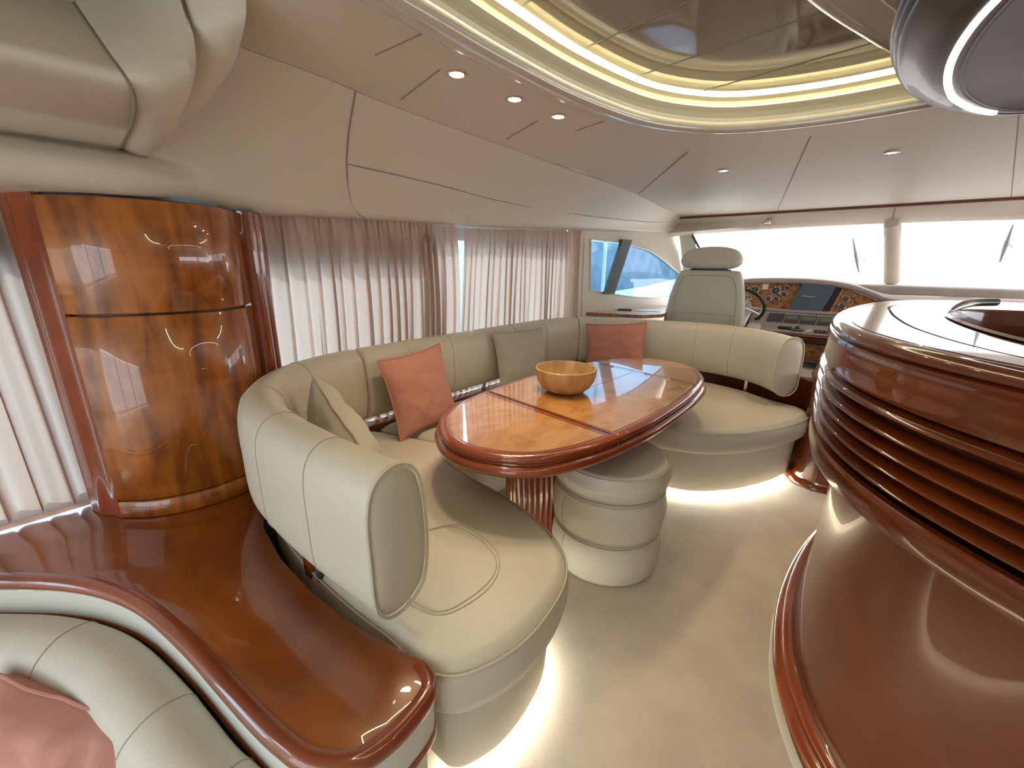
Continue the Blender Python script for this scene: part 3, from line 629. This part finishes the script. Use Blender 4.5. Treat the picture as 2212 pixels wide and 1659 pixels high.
# fluted pedestal
ped = []
for i in range(240):
    a = 2 * pi * i / 240; r = 1 - .045 * abs(sin(a * 20)) ; ped.append((-1.10 + .16 * r * cos(a) * 1.0, 1.52 + .10 * r * sin(a) * 1.6))
PT(rings('pedestal', ped, [(.0, .0), (0, .64)], MAHOG, tbl, top=False))
PT(rings('pedestal_foot', loop([(x, y) for x, y in circle(-1.10, 1.52, .19, 16)], 4, .03), [(.02, 0), (.02, .015), (.0, .03), (-.02, .035)], MAHOG, tbl))
# bowl
bw = thing('wooden_bowl', 'round light wood bowl standing on the dining table', 'bowl', (-1.045, 1.645, .7095))
rings('body', circle(0, 0, .052, 64), [(-.01, 0), (0, .001), (.018, .008), (.036, .024), (.05, .047), (.057, .073), (.0585, .096), (.0565, .0985), (.052, .098), (.050, .085), (.044, .055), (.03, .03), (.01, .016), (-.02, .012)], BAMBOO, bw, bottom=True)
bw.scale = (1.32, 1.32, 1.22)

# ------------------------------------------------------------------ ottoman
ot = thing('round_leather_pouf', 'round cream leather pouf of three padded tiers half under the table', 'pouf', (-.735, 1.56, 0))
def tier(z0, z1, R, nm):
    h = z1 - z0; b_ = .034
    pr = [(-.03, z0), (-.010, z0 + .006), (-.002, z0 + b_), (.007, z0 + h * .5), (-.002, z1 - b_), (-.012, z1 - .006), (-.03, z1)]
    L = circle(0, 0, R, 72)
    o = rings(nm, L, cr(pr, 3), LEATHER, ot, bottom=True)
    for zz_ in (z0 + .014, z1 - .012): tube('piping', [(x, y, zz_) for x, y in offs(L, -.0055)], .0028, PIPING, o, 6, True)
    for a in (-1.95, -.3, 1.3, 2.9):
        tube('seam', [((R + d + .0005) * cos(a), (R + d + .0005) * sin(a), z) for d, z in cr(pr, 3)[2:-2]], .0014, SEAM, o, 5)
    return o
tier(.004, .198, .238, 'lower_tier'); tier(.200, .392, .243, 'middle_tier'); tier(.394, .515, .245, 'seat_tier')

# ------------------------------------------------------------------ cushions
def pillow(name, label, loc, size, rot, mat, thick=.06, seed=1, wr=.004, group=None):
    t = thing(name, label, 'cushion', loc, group=group)
    Rm = rot.to_4x4(); n_ = 34; V = []; F = []
    w, h = size[0] / 2, size[1] / 2
    for s in (1, -1):
        for j in range(n_ + 1):
            for i in range(n_ + 1):
                u, v = i / n_ * 2 - 1, j / n_ * 2 - 1
                pin = 1 - .075 * (1 - u * u) * abs(v) ** 3 ; pin2 = 1 - .075 * (1 - v * v) * abs(u) ** 3
                x = u * w * pin2; y = v * h * pin
                f = ((1 - u ** 4) * (1 - v ** 4)) ** .55 * (1 - .15 * (u * u + v * v))
                edge = 1 - max(abs(u), abs(v)); wn_ = noise.noise((u * 2.3 + seed, v * 2.3, s * .6 + seed)); wn2 = noise.noise((u * 6 + seed * 3, v * 6, s + 9))
                zf = s * thick * f + wr * (wn_ * 2.2 + wn2 * 1.2) * min(1, edge * 6) + .006 * noise.noise((u * 3 + seed, v * 3, 5)) 
                V.append(Rm @ Vector((x, y, zf)))
    a = (n_ + 1) ** 2
    for s in (0, 1):
        for j in range(n_):
            for i in range(n_):
                q_ = [s * a + j * (n_ + 1) + i, s * a + j * (n_ + 1) + i + 1, s * a + (j + 1) * (n_ + 1) + i + 1, s * a + (j + 1) * (n_ + 1) + i]
                F.append(tuple(q_ if s == 0 else q_[::-1]))
    o = link('cover', V, F, mat, t, True, 180)
    E = []
    for i in range(n_): E.append(V[i])
    for j in range(n_): E.append(V[j * (n_ + 1) + n_])
    for i in range(n_, 0, -1): E.append(V[n_ * (n_ + 1) + i])
    for j in range(n_, 0, -1): E.append(V[j * (n_ + 1)])
    E = [e_ + Rm @ Vector((0, 0, .0)) for e_ in E]
    E = [e_ * (1 + .015) for e_ in E]
    tube('seam', E, .0042, mat, t, 6, True)
    return t
def frame(xa, ya):
    """rotation whose columns are x axis, y axis (up along the pillow), z = face normal"""
    xa = Vector(xa).normalized(); ya = Vector(ya); za = xa.cross(ya).normalized(); ya = za.cross(xa)
    return Matrix((xa, ya, za)).transposed()
G = 'scatter cushions on the sofas'
pillow('scatter_cushion', 'pink square cushion leaning at the left back corner of the sofa', (-1.70, 1.29, .66), (.41, .41), frame((-.08, .93, .06), (-.22, -.08, .9)), PINKC, .055, 3)
pillow('scatter_cushion', 'pale grey cushion in the middle of the sofa back, behind the bowl', (-1.735, 2.17, .675), (.45, .40), frame((.12, .95, -.03), (-.22, .03, .9)), GREYC, .055, 5)
pillow('scatter_cushion', 'pink cushion leaning in the far corner of the sofa below the helm chair', (-1.43, 2.93, .675), (.46, .40), frame((.93, .20, .10), (-.07, .22, .9)), PINKC, .055, 8)
pillow('scatter_cushion', 'grey ruffle-edged cushion slumped inside the near curve of the sofa', (-1.385, .69, .635), (.46, .38), frame((.90, -.10, -.38), (.30, -.22, .84)), GREYC, .085, 11, wr=.007)
pillow('scatter_cushion', 'creased pink cushion cut off by the lower left corner of the picture', (-1.17, -.145, .115), (.56, .48), frame((.85, .45, .0), (-.1, .25, .95)), PINKC, .11, 15, wr=.014)

# ------------------------------------------------------------------ aft sofa (lower left)
af = thing('aft_leather_sofa', 'cream leather sofa back tucked under the curved shelf at lower left', 'sofa', (-1.1, -.3, 0))
def PA(o, t=af): o.matrix_parent_inverse = Matrix.Translation(-Vector(t.location)); return o
AP = resample(cr([(-2.02, -.50)] + [(x_, y_ - .012) for x_, y_ in SHF[1:7]] + [(-.57, .07), (-.56, -.1)], 8), .02)
APR = [(-.0, .02), (-.0, .25), (-.0, .312), (-.004, .342), (-.024, .362), (-.065, .372), (-.10, .365), (-.135, .34), (-.155, .30), (-.16, .24), (-.15, .16), (-.13, .06), (-.1, .02)]
AP2 = AP[:near(AP, -.64, .13)]
o = PA(sweep('back_cushion', AP2, [(-d, z) for d, z in cr(APR, 3, True)][::1], LEATHER, af, cap=.01))
if True:
    # the path runs with the shelf on its left; cushion grows to the right (towards the aft saloon)
    bpy.data.objects.remove(o)
    o = PA(sweep('back_cushion', AP2, [(d, z) for d, z in cr(APR, 3, True)], LEATHER, af, cap=.01))
    nn_ = nrm(AP2, False)
    for x in (-1.46, -1.02, -.78):
        i = min(range(len(AP2)), key=lambda k_: abs(AP2[k_][0] - x)); P_, q_ = AP2[i], nn_[i]
        tube('seam', [(P_[0] - q_[0] * d, P_[1] - q_[1] * d, z + .0006) for d, z in cr(APR, 3)[4:34]], .0016, SEAM, o, 5)
seatA = resample(cr([(-2.0, -.75), (-1.7, -.42), (-1.45, -.26), (-1.2, -.17), (-.9, -.12), (-.68, -.12)], 5) + [(-.62, -.3), (-.7, -.8), (-1.2, -1.0), (-2.0, -1.0)], .03, True)
seatA = seatA if area(seatA) > 0 else seatA[::-1]
PA(rings('seat_cushion', seatA, [(-.02, .05), (0, .06), (.0, .08), (-.02, .09), (-.05, .095)], LEATHER, af)); PA(rings('base', seatA, [(-.04, 0), (-.04, .05)], LEATHER, af))

# ------------------------------------------------------------------ bar
BO = [(.26, .845), (.19, .91), (.10, 1.01), (.02, 1.14), (-.045, 1.32), (-.08, 1.56), (-.085, 1.80), (-.06, 2.08), (.0, 2.38), (.08, 2.60), (.20, 2.79), (.38, 2.89), (.62, 2.90), (.95, 2.88), (1.4, 2.86), (1.9, 2.84), (2.0, 2.4), (2.0, 1.6), (2.0, .9), (1.85, .62), (1.3, .56), (.8, .585), (.5, .67), (.36, .755)]
BL = loop(BO, 8, .025)
bar = thing('curved_bar_counter', 'dark glossy cherry bar with stacked rounded ribs and flat top, at right', 'bar counter', (.9, 1.7, 0))
def PR(o, t=bar): o.matrix_parent_inverse = Matrix.Translation(-Vector(t.location)); return o
def bead(z0, z1, d0, bulge, n_=7):
    return [(d0 + bulge * sin(pi * i / n_), z0 + (z1 - z0) * i / n_) for i in range(n_ + 1)]
PR(rings('body', BL, [(-.075, .0), (-.075, .145), (-.085, .15), (-.095, .3), (-.10, .55), (-.10, .83)], BARS, bar, top=False))
PR(rings('plinth', BL, [(-.055, .0), (-.052, .055), (-.045, .06)] + bead(.062, .105, -.05, .02) + bead(.107, .140, -.066, .016) + [(-.08, .143)], MAHOG, bar, top=False))
PR(rings('carpet_edging', BL, [(-.05, 0), (-.035, .008), (-.03, .016), (-.036, .024), (-.05, .028), (-.06, .02)], LEATHER, bar, top=False))
PR(rings('lower_lip', BL, [(-.10, .82), (-.05, .795), (-.022, .792), (-.012, .797), (-.008, .81), (-.008, .845), (-.012, .856), (-.025, .858)], BARW, bar, top=False))
zt_ = [.858, .893, .927, .962, .999, 1.040]
for i in range(5):
    PR(rings('rib', BL, [(-.05, zt_[i]), (-.05, zt_[i] + .006), (-.036, zt_[i] + .010)] + bead(zt_[i] + .011, zt_[i + 1] - .002, -.030 + i * .002, .024, 9) + [(-.05, zt_[i + 1])], BARW, bar, top=False))
PR(rings('fascia', BL, [(-.045, 1.038), (-.022, 1.040), (-.008, 1.046), (-.004, 1.06), (-.006, 1.085), (-.004, 1.105), (-.002, 1.118), (-.006, 1.128), (-.016, 1.132)], BARW, bar, top=False))
PR(rings('top_moulding', BL, [(-.016, 1.132), (-.010, 1.134), (-.006, 1.141), (-.008, 1.150), (-.018, 1.158), (-.03, 1.161), (-.042, 1.159), (-.045, 1.161)], BARW, bar, top=False))
HOLE = loop([(.40, 1.0), (.30, 1.16), (.235, 1.36), (.20, 1.6), (.19, 1.83), (.205, 2.0), (.25, 2.12), (.40, 2.2), (.8, 2.25), (1.3, 2.2), (1.5, 1.6), (1.3, 1.0), (.8, .85)], 6, .03)
GRV = loop([(.42, .83), (.27, .98), (.17, 1.15), (.10, 1.40), (.07, 1.68), (.06, 1.95), (.065, 2.15), (.11, 2.36), (.22, 2.56), (.42, 2.66), (.9, 2.68), (1.5, 2.66), (1.75, 2.3), (1.8, 1.6), (1.7, .9), (1.3, .74), (.8, .74)], 6, .03)
GRVo = offs(GRV, .004); BT = offs(BL, -.044)
PR(filled('outer_top', BT, [GRVo], 1.1605, BARW, bar)); PR(filled('inner_top', offs(GRV, -.004), [HOLE], 1.1605, BARW, bar))
PR(rings('inlay_groove', GRV, [(.004, 1.1605), (.003, 1.155), (-.003, 1.155), (-.004, 1.1605)], BLACK, bar, top=False))
PR(rings('well', HOLE, [(.0, 1.1605), (.006, 1.164), (-.004, 1.168), (-.012, 1.162), (-.014, 1.15), (-.014, 1.0), (-.02, .995)], BARW, bar, top=True))
PR(tube('grab_lip', cr([(.215, 2.03, 1.160), (.24, 2.14, 1.172), (.29, 2.27, 1.182), (.36, 2.36, 1.184)], 6), [.004] + [.004 + .010 * min(1, i / 8) for i in range(18)], CANOPY, bar, 12))

# ------------------------------------------------------------------ canopy over the bar
cnp = thing('bar_canopy', 'dark brown lacquered ceiling canopy with bright led ring above the bar', 'canopy', (.9, 1.7, 1.85))
def PN(o, t=cnp): o.matrix_parent_inverse = Matrix.Translation(-Vector(t.location)); return o
CN = loop([(.16, .84), (.04, 1.02), (-.03, 1.2), (-.07, 1.38), (-.085, 1.60), (-.07, 1.82), (-.03, 2.0), (.06, 2.2), (.20, 2.33), (.45, 2.38), (.9, 2.38), (1.5, 2.2), (1.8, 1.5), (1.5, .8), (.9, .55), (.4, .62)], 8, .025)
PN(rings('rim', CN, [(-.02, 1.90), (-.01, 1.87)] + [(d, z) for d, z in bead(1.868, 1.852, -.012, .012)] + bead(1.851, 1.836, -.020, .012) + bead(1.835, 1.818, -.030, .012) + [(-.036, 1.816), (-.06, 1.800), (-.10, 1.785), (-.125, 1.782)], CANOPY, cnp, top=False))
PN(rings('led_channel', CN, [(-.12, 1.783), (-.16, 1.784)], CANOPY, cnp, top=False))
lc = offs(CN, -.128); ia, ib = near_(lc, .235, 2.13), near_(lc, 1.2, .7)
lc = (lc[ia:] + lc[:ib + 1]) if ia > ib else lc[ia:ib + 1]
PN(sweep('led_strip', lc, [(-.008, 1.783), (-.006, 1.779), (.006, 1.779), (.008, 1.783)], LEDC, cnp))
PN(poly3('recess', [(.245, 2.00, 1.7785), (.60, 2.10, 1.7785), (.60, 1.75, 1.7785), (.245, 1.80, 1.7785)], .003, BLACK, cnp))
PN(rings('underside', CN, [(-.150, 1.783), (-.20, 1.79), (-.32, 1.80)], CANOPY, cnp, top=True))
ring = thing('ceiling_disc', 'glossy cream raised disc in the ceiling beside the dark canopy', 'ceiling panel', (.7, 1.0, 1.9))
DC = loop([(-.30, .7), (-.30, .95), (-.27, 1.21), (-.24, 1.37), (-.16, 1.61), (-.04, 1.90), (.15, 2.1), (.5, 2.15), (.85, 1.9), (.88, 1.2), (.7, .4), (.1, .2), (-.2, .4)], 8, .03)
o = rings('disc', DC, [(.0, 1.953), (.0, 1.905), (-.006, 1.898), (-.014, 1.896), (-.02, 1.902), (-.03, 1.904)], GLOSSC, ring, bottom=False); o.matrix_parent_inverse = Matrix.Translation(-Vector(ring.location))
D2 = offs(DC, -.10)
o = rings('inner_ring', D2, [(.0, 1.904), (-.004, 1.894), (-.012, 1.890), (-.02, 1.896), (-.03, 1.899)], GLOSSC, ring); o.matrix_parent_inverse = Matrix.Translation(-Vector(ring.location))

# ------------------------------------------------------------------ helm seat
hs = thing('helm_chair', 'cream leather helm chair seen from behind with oval headrest', 'chair', (-1.13, 4.02, .55), rz=radians(6))
def superbox(name, c, s, mat, par, e1=.35, e2=.35, taper=0, lean=0, nu=40, nv=24, bend=0):
    V = []; F = []
    def sp(v, e_): return math.copysign(abs(v) ** e_, v)
    for j in range(nv + 1):
        b_ = -pi / 2 + pi * j / nv
        for i in range(nu):
            a = 2 * pi * i / nu
            x = sp(cos(b_), e1) * sp(cos(a), e2); y = sp(cos(b_), e1) * sp(sin(a), e2); z = sp(sin(b_), e1)
            w = 1 - taper * (z * .5 + .5)
            V.append((c[0] + x * s[0] * w, c[1] + y * s[1] + lean * z + bend * x * x, c[2] + z * s[2]))
    for j in range(nv):
        for i in range(nu): F.append((j * nu + i, j * nu + (i + 1) % nu, (j + 1) * nu + (i + 1) % nu, (j + 1) * nu + i))
    return link(name, V, F, mat, par, True, 180)
def hbody(name, outline, y0, y1, rad, mat, par, leanf=0):
    """rounded slab from an x-z outline, front at y0 (towards viewer) and y1"""
    N = len(outline); nn = nrm(outline, True); V = []; F = []
    pr = [(-rad, y0), (-rad * .45, y0 + rad * .12), (-rad * .12, y0 + rad * .5), (0, y0 + rad), (0, y1 - rad), (-rad * .12, y1 - rad * .5), (-rad * .45, y1 - rad * .12), (-rad, y1)]
    for d, y in pr: V += [(p_[0] + q_[0] * d, y + leanf * p_[1], p_[1] + q_[1] * d) for p_, q_ in zip(outline, nn)]
    for k_ in range(len(pr) - 1):
        for i in range(N): F.append((k_ * N + i, k_ * N + (i + 1) % N, (k_ + 1) * N + (i + 1) % N, (k_ + 1) * N + i))
    F.append(tuple(range(N))); F.append(tuple(range((len(pr) - 1) * N, len(pr) * N)))
    return link(name, V, F, mat, par, True, 50)
OB = loop([(-.33, -.02), (-.338, .15), (-.335, .32), (-.31, .50), (-.28, .62), (-.255, .685), (-.22, .712), (0, .714), (.22, .712), (.255, .685), (.28, .62), (.31, .50), (.335, .32), (.338, .15), (.33, -.02), (.2, -.035), (-.2, -.035)], 5, .02)
OBb = hbody('backrest', OB, -.05, .07, .035, LEATHER, hs, .10)
PAN = loop([(-.265, .02), (-.262, .3), (-.255, .48), (-.225, .60), (-.18, .665), (0, .67), (.18, .665), (.225, .60), (.255, .48), (.262, .3), (.265, .02), (.15, .01), (-.15, .01)], 5, .02)
tube('seam', [(x, -.0515 + .10 * z, z) for x, z in PAN], .0028, SEAM, OBb, 6, True)
tube('seam', [(-.26, -.0515 + .034, .335), (0, -.0515 + .034, .340), (.26, -.0515 + .034, .335)], .0022, SEAM, OBb, 5)
tube('seam', [(-.235, -.0515 + .029, .33), (-.237, -.0515, .02)], .0022, SEAM, OBb, 5); tube('seam', [(.235, -.0515 + .029, .33), (.237, -.0515, .02)], .0022, SEAM, OBb, 5)
OH = loop([(-.235, .80), (-.20, .872), (-.12, .908), (0, .918), (.12, .908), (.20, .872), (.235, .80), (.205, .745), (.12, .722), (0, .718), (-.12, .722), (-.205, .745)], 6, .02)
OH = [(x * 1.09 - .012, z) for x, z in OH]
hbody('headrest', OH, -.03, .12, .06, LEATHER, hs, .10)
bbox('headrest_gap', (0, .075, .715), (.34, .05, .018), BLACK, hs)
superbox('seat', (0, .30, -.02), (.30, .28, .08), LEATHER, hs)
rings('pedestal', circle(0, .28, .09, 32), [(.05, 0 - .0), (.05, .0), (.0, .0)], CHROME, hs).location = (0, 0, -.0)
superbox('armrest', (.41, .12, .235), (.055, .17, .035), LEATHER, hs, .6, .5, lean=.01)
tube('armrest_bracket', [(.335, .05, .18), (.40, .1, .215)], .015, CHROME, hs)
for o_n in [c for c in hs.children if c.name.startswith('pedestal')]: bpy.data.objects.remove(o_n)
rings('pedestal', circle(0, .28, .07, 32), [(.08, 0), (.08, .012), (.0, .02)], CHROME, hs, bottom=True)
for c in hs.children:
    pass

# ------------------------------------------------------------------ raised helm floor and helm console
pf = struct(bbox('floor_helm', (.2, 4.36, .274), (3.6, 1.60, .548), BLIND, bev=.01)); pf.name = 'floor.001'
hc = thing('helm_console', 'helm dashboard with burl gauge panel, switches and padded pink-beige hood', 'dashboard', (-.4, 4.6, .55))
def PH(o, t=hc): o.matrix_parent_inverse = Matrix.Translation(-Vector(t.location)); return o
def pl(x, z, o=0):
    """point on the raked gauge panel; o = distance towards the helmsman"""
    n_ = Vector((0, -1, .6)).normalized(); v = Vector((x, 4.5 + .6 * (z - 1.0), z)) + n_ * o; return v
PH(link('gauge_panel', [pl(-1.02, .90), pl(-.98, 1.165), pl(-.50, 1.170), pl(-.20, 1.145), pl(.05, 1.05), pl(.10, .92)], [(0, 1, 2, 3, 4, 5)], BURL, hc, False))
PH(tube('panel_joint', [pl(-.485, 1.165, .001), pl(-.535, .93, .001)], .003, BLACK, hc, 5)); PH(tube('panel_joint', [pl(-.19, 1.13, .001), pl(-.235, .93, .001)], .003, GLOSSC, hc, 5))
hood = [(-1.12, 4.60, 1.12), (-.95, 4.60, 1.17), (-.6, 4.60, 1.185), (-.35, 4.595, 1.178), (-.15, 4.59, 1.150), (.0, 4.56, 1.10), (.12, 4.50, 1.055), (.3, 4.47, 1.05), (.9, 4.45, 1.05), (1.5, 4.4, 1.05)]
H1 = cr(hood, 6)
PH(loft('hood', [[(x, y + .02, z - .030) for x, y, z in H1], [(x, y - .03, z - .026) for x, y, z in H1], [(x, y - .045, z - .006) for x, y, z in H1], [(x, y - .03, z + .014) for x, y, z in H1], [(x, y + .03, z + .022) for x, y, z in H1], [(x, y + .12, z + .018) for x, y, z in H1], [(x, min(5.2, y + .55), max(z, 1.10) + .03) for x, y, z in H1], [(x, 5.3, 1.17) for x, y, z in H1]], DASHL, hc, angle=180))
PH(link('hood_lining', [(-1.1, 4.66, .55), (-1.1, 4.66, 1.1), (.3, 4.66, 1.03), (1.6, 4.5, 1.02), (1.6, 4.5, .55)], [(0, 1, 2, 3, 4)], DASHL, hc, False))
# instruments
def gauge(x, z, r):
    t_ = Matrix((Vector((1, 0, 0)), Vector((0, .6, 1)).normalized(), Vector((0, -1, .6)).normalized())).transposed().to_4x4(); t_.translation = pl(x, z, .0)
    g = rings('gauge', circle(0, 0, r, 28), [(.004, 0), (.004, .006), (0, .008), (-.004, .004)], DARKG, hc); g.matrix_world = t_; g.data.transform(Matrix.Identity(4))
    g.parent = None; g.data.transform(t_); g.matrix_world = Matrix.Identity(4); g.parent = hc; PH(g)
    tube('bezel', [tuple(t_ @ Vector((cos(a) * (r + .003), sin(a) * (r + .003), .007))) for a in [2 * pi * i / 24 for i in range(24)]], .0022, CHROME, g, 5, True)
    tube('needle', [tuple(t_ @ Vector((-r * .25, -r * .2, .0065))), tuple(t_ @ Vector((r * .45, r * .5, .0065)))], .0012, WHITE, g, 4)
for x, z, r in ((-.845, 1.088, .033), (-.673, 1.087, .035), (-.589, 1.118, .019), (-.602, 1.062, .021), (-.712, 1.018, .021), (-.650, 1.018, .021), (-.155, 1.048, .022), (-.167, .985, .022), (-.928, 1.108, .022), (-.88, 1.012, .022), (-.098, 1.07, .008)):
    gauge(x, z, r)
PH(poly3('sticker', [pl(-.792, 1.147, .001), pl(-.742, 1.149, .001), pl(-.740, 1.098, .001), pl(-.785, 1.098, .001)], .002, WHITE, hc))
scr = PH(poly3('chart_plotter', [pl(-.473, 1.163, .012), pl(-.233, 1.145, .012), pl(-.291, .927, .012), pl(-.537, .924, .012)], -.02, SCREEN, hc))
PH(poly3('plotter_side', [pl(-.232, 1.145, .010), pl(-.200, 1.127, .004), pl(-.252, .926, .004), pl(-.290, .927, .010)], -.012, BLACK, hc))
fc = bpy.data.curves.new('lettering', 'FONT'); fc.body = 'Raymarine'; fc.size = .021; fc.extrude = .0005; fc.align_x = 'CENTER'; fc.shear = .2
fo = bpy.data.objects.new('lettering', fc); COL.objects.link(fo)
mt_ = Matrix((Vector((1, 0, -.03)).normalized(), Vector((0, .6, 1)).normalized(), Vector((0, -1, .6)).normalized())).transposed().to_4x4(); mt_.translation = pl(-.412, 1.035, .034)
dg = bpy.context.evaluated_depsgraph_get(); me = bpy.data.meshes.new_from_object(fo.evaluated_get(dg)); bpy.data.objects.remove(fo)
me.transform(mt_); me.materials.clear(); me.materials.append(WHITE); lo = bpy.data.objects.new('lettering', me); COL.objects.link(lo); lo.parent = scr
# lip and lower sloping panel with four displays
PH(tube('dash_lip', cr([(-.95, 4.30, .87), (-.85, 4.33, .925), (-.72, 4.40, .930), (-.53, 4.405, .926), (-.21, 4.41, .930), (.3, 4.40, .93), (.9, 4.38, .93)], 6), .016, DASHL, hc, 10))
def p2(x, z, o=0):
    n_ = Vector((0, -.64, .77)); return Vector((x, 4.3 + 1.2 * (z - .84), z)) + n_ * o
PH(link('lower_panel', [p2(-.80, .80), p2(-.80, .915), p2(.9, .915), p2(.9, .80)], [(0, 1, 2, 3)], DASHL, hc, False))
PH(link('panel_shelf', [(-.80, 4.41, .92), (.9, 4.41, .92), (.9, 4.52, .93), (-.9, 4.52, .93)], [(0, 1, 2, 3)], DASHL, hc, False))
for i, (x0, x1) in enumerate(((-.668, -.545), (-.533, -.432), (-.422, -.312), (-.300, -.195))):
    d_ = PH(poly3('display', [p2(x0, .836, .001), p2(x1, .838, .001), p2(x1 + .006, .901, .001), p2(x0 + .006, .899, .001)], .006, DARKG, hc))
    if i: poly3('screen', [p2(x0 + .010, .858, .008), p2(x1 - .008, .859, .008), p2(x1 - .004, .893, .008), p2(x0 + .014, .892, .008)], .001, LCD, d_)
    if i == 1:
        for xx in (x0 + .014, x1 - .016): poly3('button', [p2(xx, .842, .008), p2(xx + .010, .842, .008), p2(xx + .010, .850, .008), p2(xx, .850, .008)], .002, pmat('red_button', (.6, .03, .03), .4), d_)
# lower shelf with switches, wood lip, wood front
PH(poly3('switch_shelf', [(-.80, 4.10, .785), (.9, 4.10, .785), (.9, 4.27, .80), (-.80, 4.27, .80)], -.02, DASHL, hc))
PH(bbox('throttle_box', (-.505, 4.21, .805), (.10, .055, .02), BLACK, hc)); PH(bbox('joystick_base', (-.415, 4.19, .800), (.085, .085, .012), SCREEN, hc))
PH(rings('joystick', circle(-.415, 4.19, .018, 20), [(0, .806), (0, .822), (-.003, .826)], BLACK, hc)); PH(tube('horn_button', [(-.345, 4.14, .80), (-.31, 4.15, .812)], .010, WHITE, hc, 8))
for i in range(10): PH(bbox('rocker_switch', (-.285 + i * .027, 4.175, .803), (.022, .045, .02), DARKG, hc, .003))
lipc = cr([(-.80, 4.14, .76), (-.55, 4.09, .765), (-.3, 4.08, .768), (.3, 4.08, .77), (.9, 4.1, .77)], 5)
PH(tube('wood_lip', lipc, .016, BARW, hc, 10)); PH(tube('wood_lip', [(x, y - .004, z - .045) for x, y, z in lipc], .012, BLACK, hc, 10))
PH(link('wood_front', [(-.80, 4.16, .55), (-.80, 4.14, .75), (.9, 4.14, .75), (.9, 4.16, .55)], [(0, 1, 2, 3)], BURL, hc, False))
PH(bbox('foot_step', (.05, 4.0, .60), (.75, .26, .012), BARW, hc)); 
PH(link('left_cheek', [(-.80, 4.10, .55), (-.80, 4.10, .78), (-.80, 4.40, .92), (-.95, 4.6, 1.12), (-1.1, 4.66, 1.1), (-1.1, 4.66, .55)], [(0, 1, 2, 3, 4, 5)], DASHL, hc, False))
# steering wheel
sw = thing('steering_wheel', 'black and chrome steering wheel half hidden by the helm seat', 'steering wheel', (-.87, 4.24, .955))
Rw = Matrix.Rotation(radians(-58), 4, 'X')
def wp(a, r, z=0): return tuple(Rw @ Vector((r * cos(a), r * sin(a), z)))
tube('rim', [wp(2 * pi * i / 48, .18) for i in range(48)], .014, BLACK, sw, 10, True)
tube('inner_ring', [wp(2 * pi * i / 48, .166, .006) for i in range(48)], .005, CHROME, sw, 8, True)
for a in (.5, 2.64, 4.71): tube('spoke', [wp(a, .03), wp(a, .168)], .008, CHROME, sw, 8)
rings('hub', circle(0, 0, .035, 24), [(0, -.01), (0, .01), (-.01, .016)], BLACK, sw, bottom=True).matrix_local = Rw
tube('column', [wp(0, 0, -.01), wp(0, 0, -.24)], .022, BLACK, sw, 12)

# helm side shelf, phone and papers
hshelf = tag(poly3('helm_side_shelf', [(-2.02, 3.42, .875), (-1.52, 3.60, .875), (-1.42, 3.80, .875), (-1.46, 4.25, .875), (-1.70, 4.75, .875), (-1.78, 4.25, .875)], -.03, CHERRY), 'cherry wood shelf below the helm side window', 'shelf')
tag(bbox('mobile_phone', (-1.83, 3.90, .880), (.13, .075, .010), DARKG, rz=.5), 'small dark device lying on the helm side shelf', 'phone')
tag(bbox('paper_sheet', (-1.64, 4.02, .877), (.24, .17, .003), WHITE, rz=.3, bev=0), 'white sheet of paper on the helm side shelf', 'paper')

# padded screen ledge behind the bar (pink suede)
struct(bbox('trim_25', (.75, 4.98, 1.10), (2.2, .4, .12), BLIND, bev=.02))

# ------------------------------------------------------------------ marina outside the port windows
tag(bbox('quay_wall', (-11.0, 16, .7), (.6, 50, 3.4), pmat('grey_concrete', (.30, .33, .35), .9, var=.25, vscale=1.2, bump=.4, bscale=8), bev=.05), 'grey concrete quay wall outside the helm side window', 'quay wall')
tag(bbox('harbour_water', (-10.5, 14, -1.3), (16, 60, .1), pmat('harbour_water', (.12, .2, .25), .15), bev=0), 'harbour water beyond the side windows', 'water', kind='stuff')
mp_ = tag(tube('boat_mast', [(-7.5, 14.0, -1.2), (-7.5, 14.0, 6)], .07, WHITE, None, 10), 'pale vertical mast outside the helm side window', 'mast')
bh = thing('moored_boat', 'white hull moored outside the helm side window', 'boat', (-6.0, 15.0, -.9))
loft('hull', [[(-1.0, -6, 0), (-.6, -6, .5), (-.2, -6, 1.3)], [(-1.4, 0, 0), (-1.0, 0, .6), (-.4, 0, 1.45)], [(-1.2, 5, .1), (-.9, 5, .8), (-.5, 5, 1.75)], [(-.3, 9, .6), (-.2, 9, 1.2), (-.1, 9, 2.1)]], SHELL, bh)
loft('hull_side', [[(-.2, -6, 1.3), (.6, -6, .7), (1.0, -6, 0)], [(-.4, 0, 1.45), (1.0, 0, .8), (1.4, 0, 0)], [(-.5, 5, 1.75), (.9, 5, .9), (1.2, 5, .1)], [(-.1, 9, 2.1), (.2, 9, 1.2), (.3, 9, .6)]], SHELL, bh)
rl_ = thing('quay_railing', 'thin metal railing running along the top of the quay', 'railing', (-10.7, 16, 2.0))
tube('rail', [(0, -20, .5), (0, 20, .5)], .04, CHROME, rl_)
for i in range(14): tube('post', [(0, -18 + i * 2.8, .0 + .4), (0, -18 + i * 2.8, .5)], .03, CHROME, rl_)
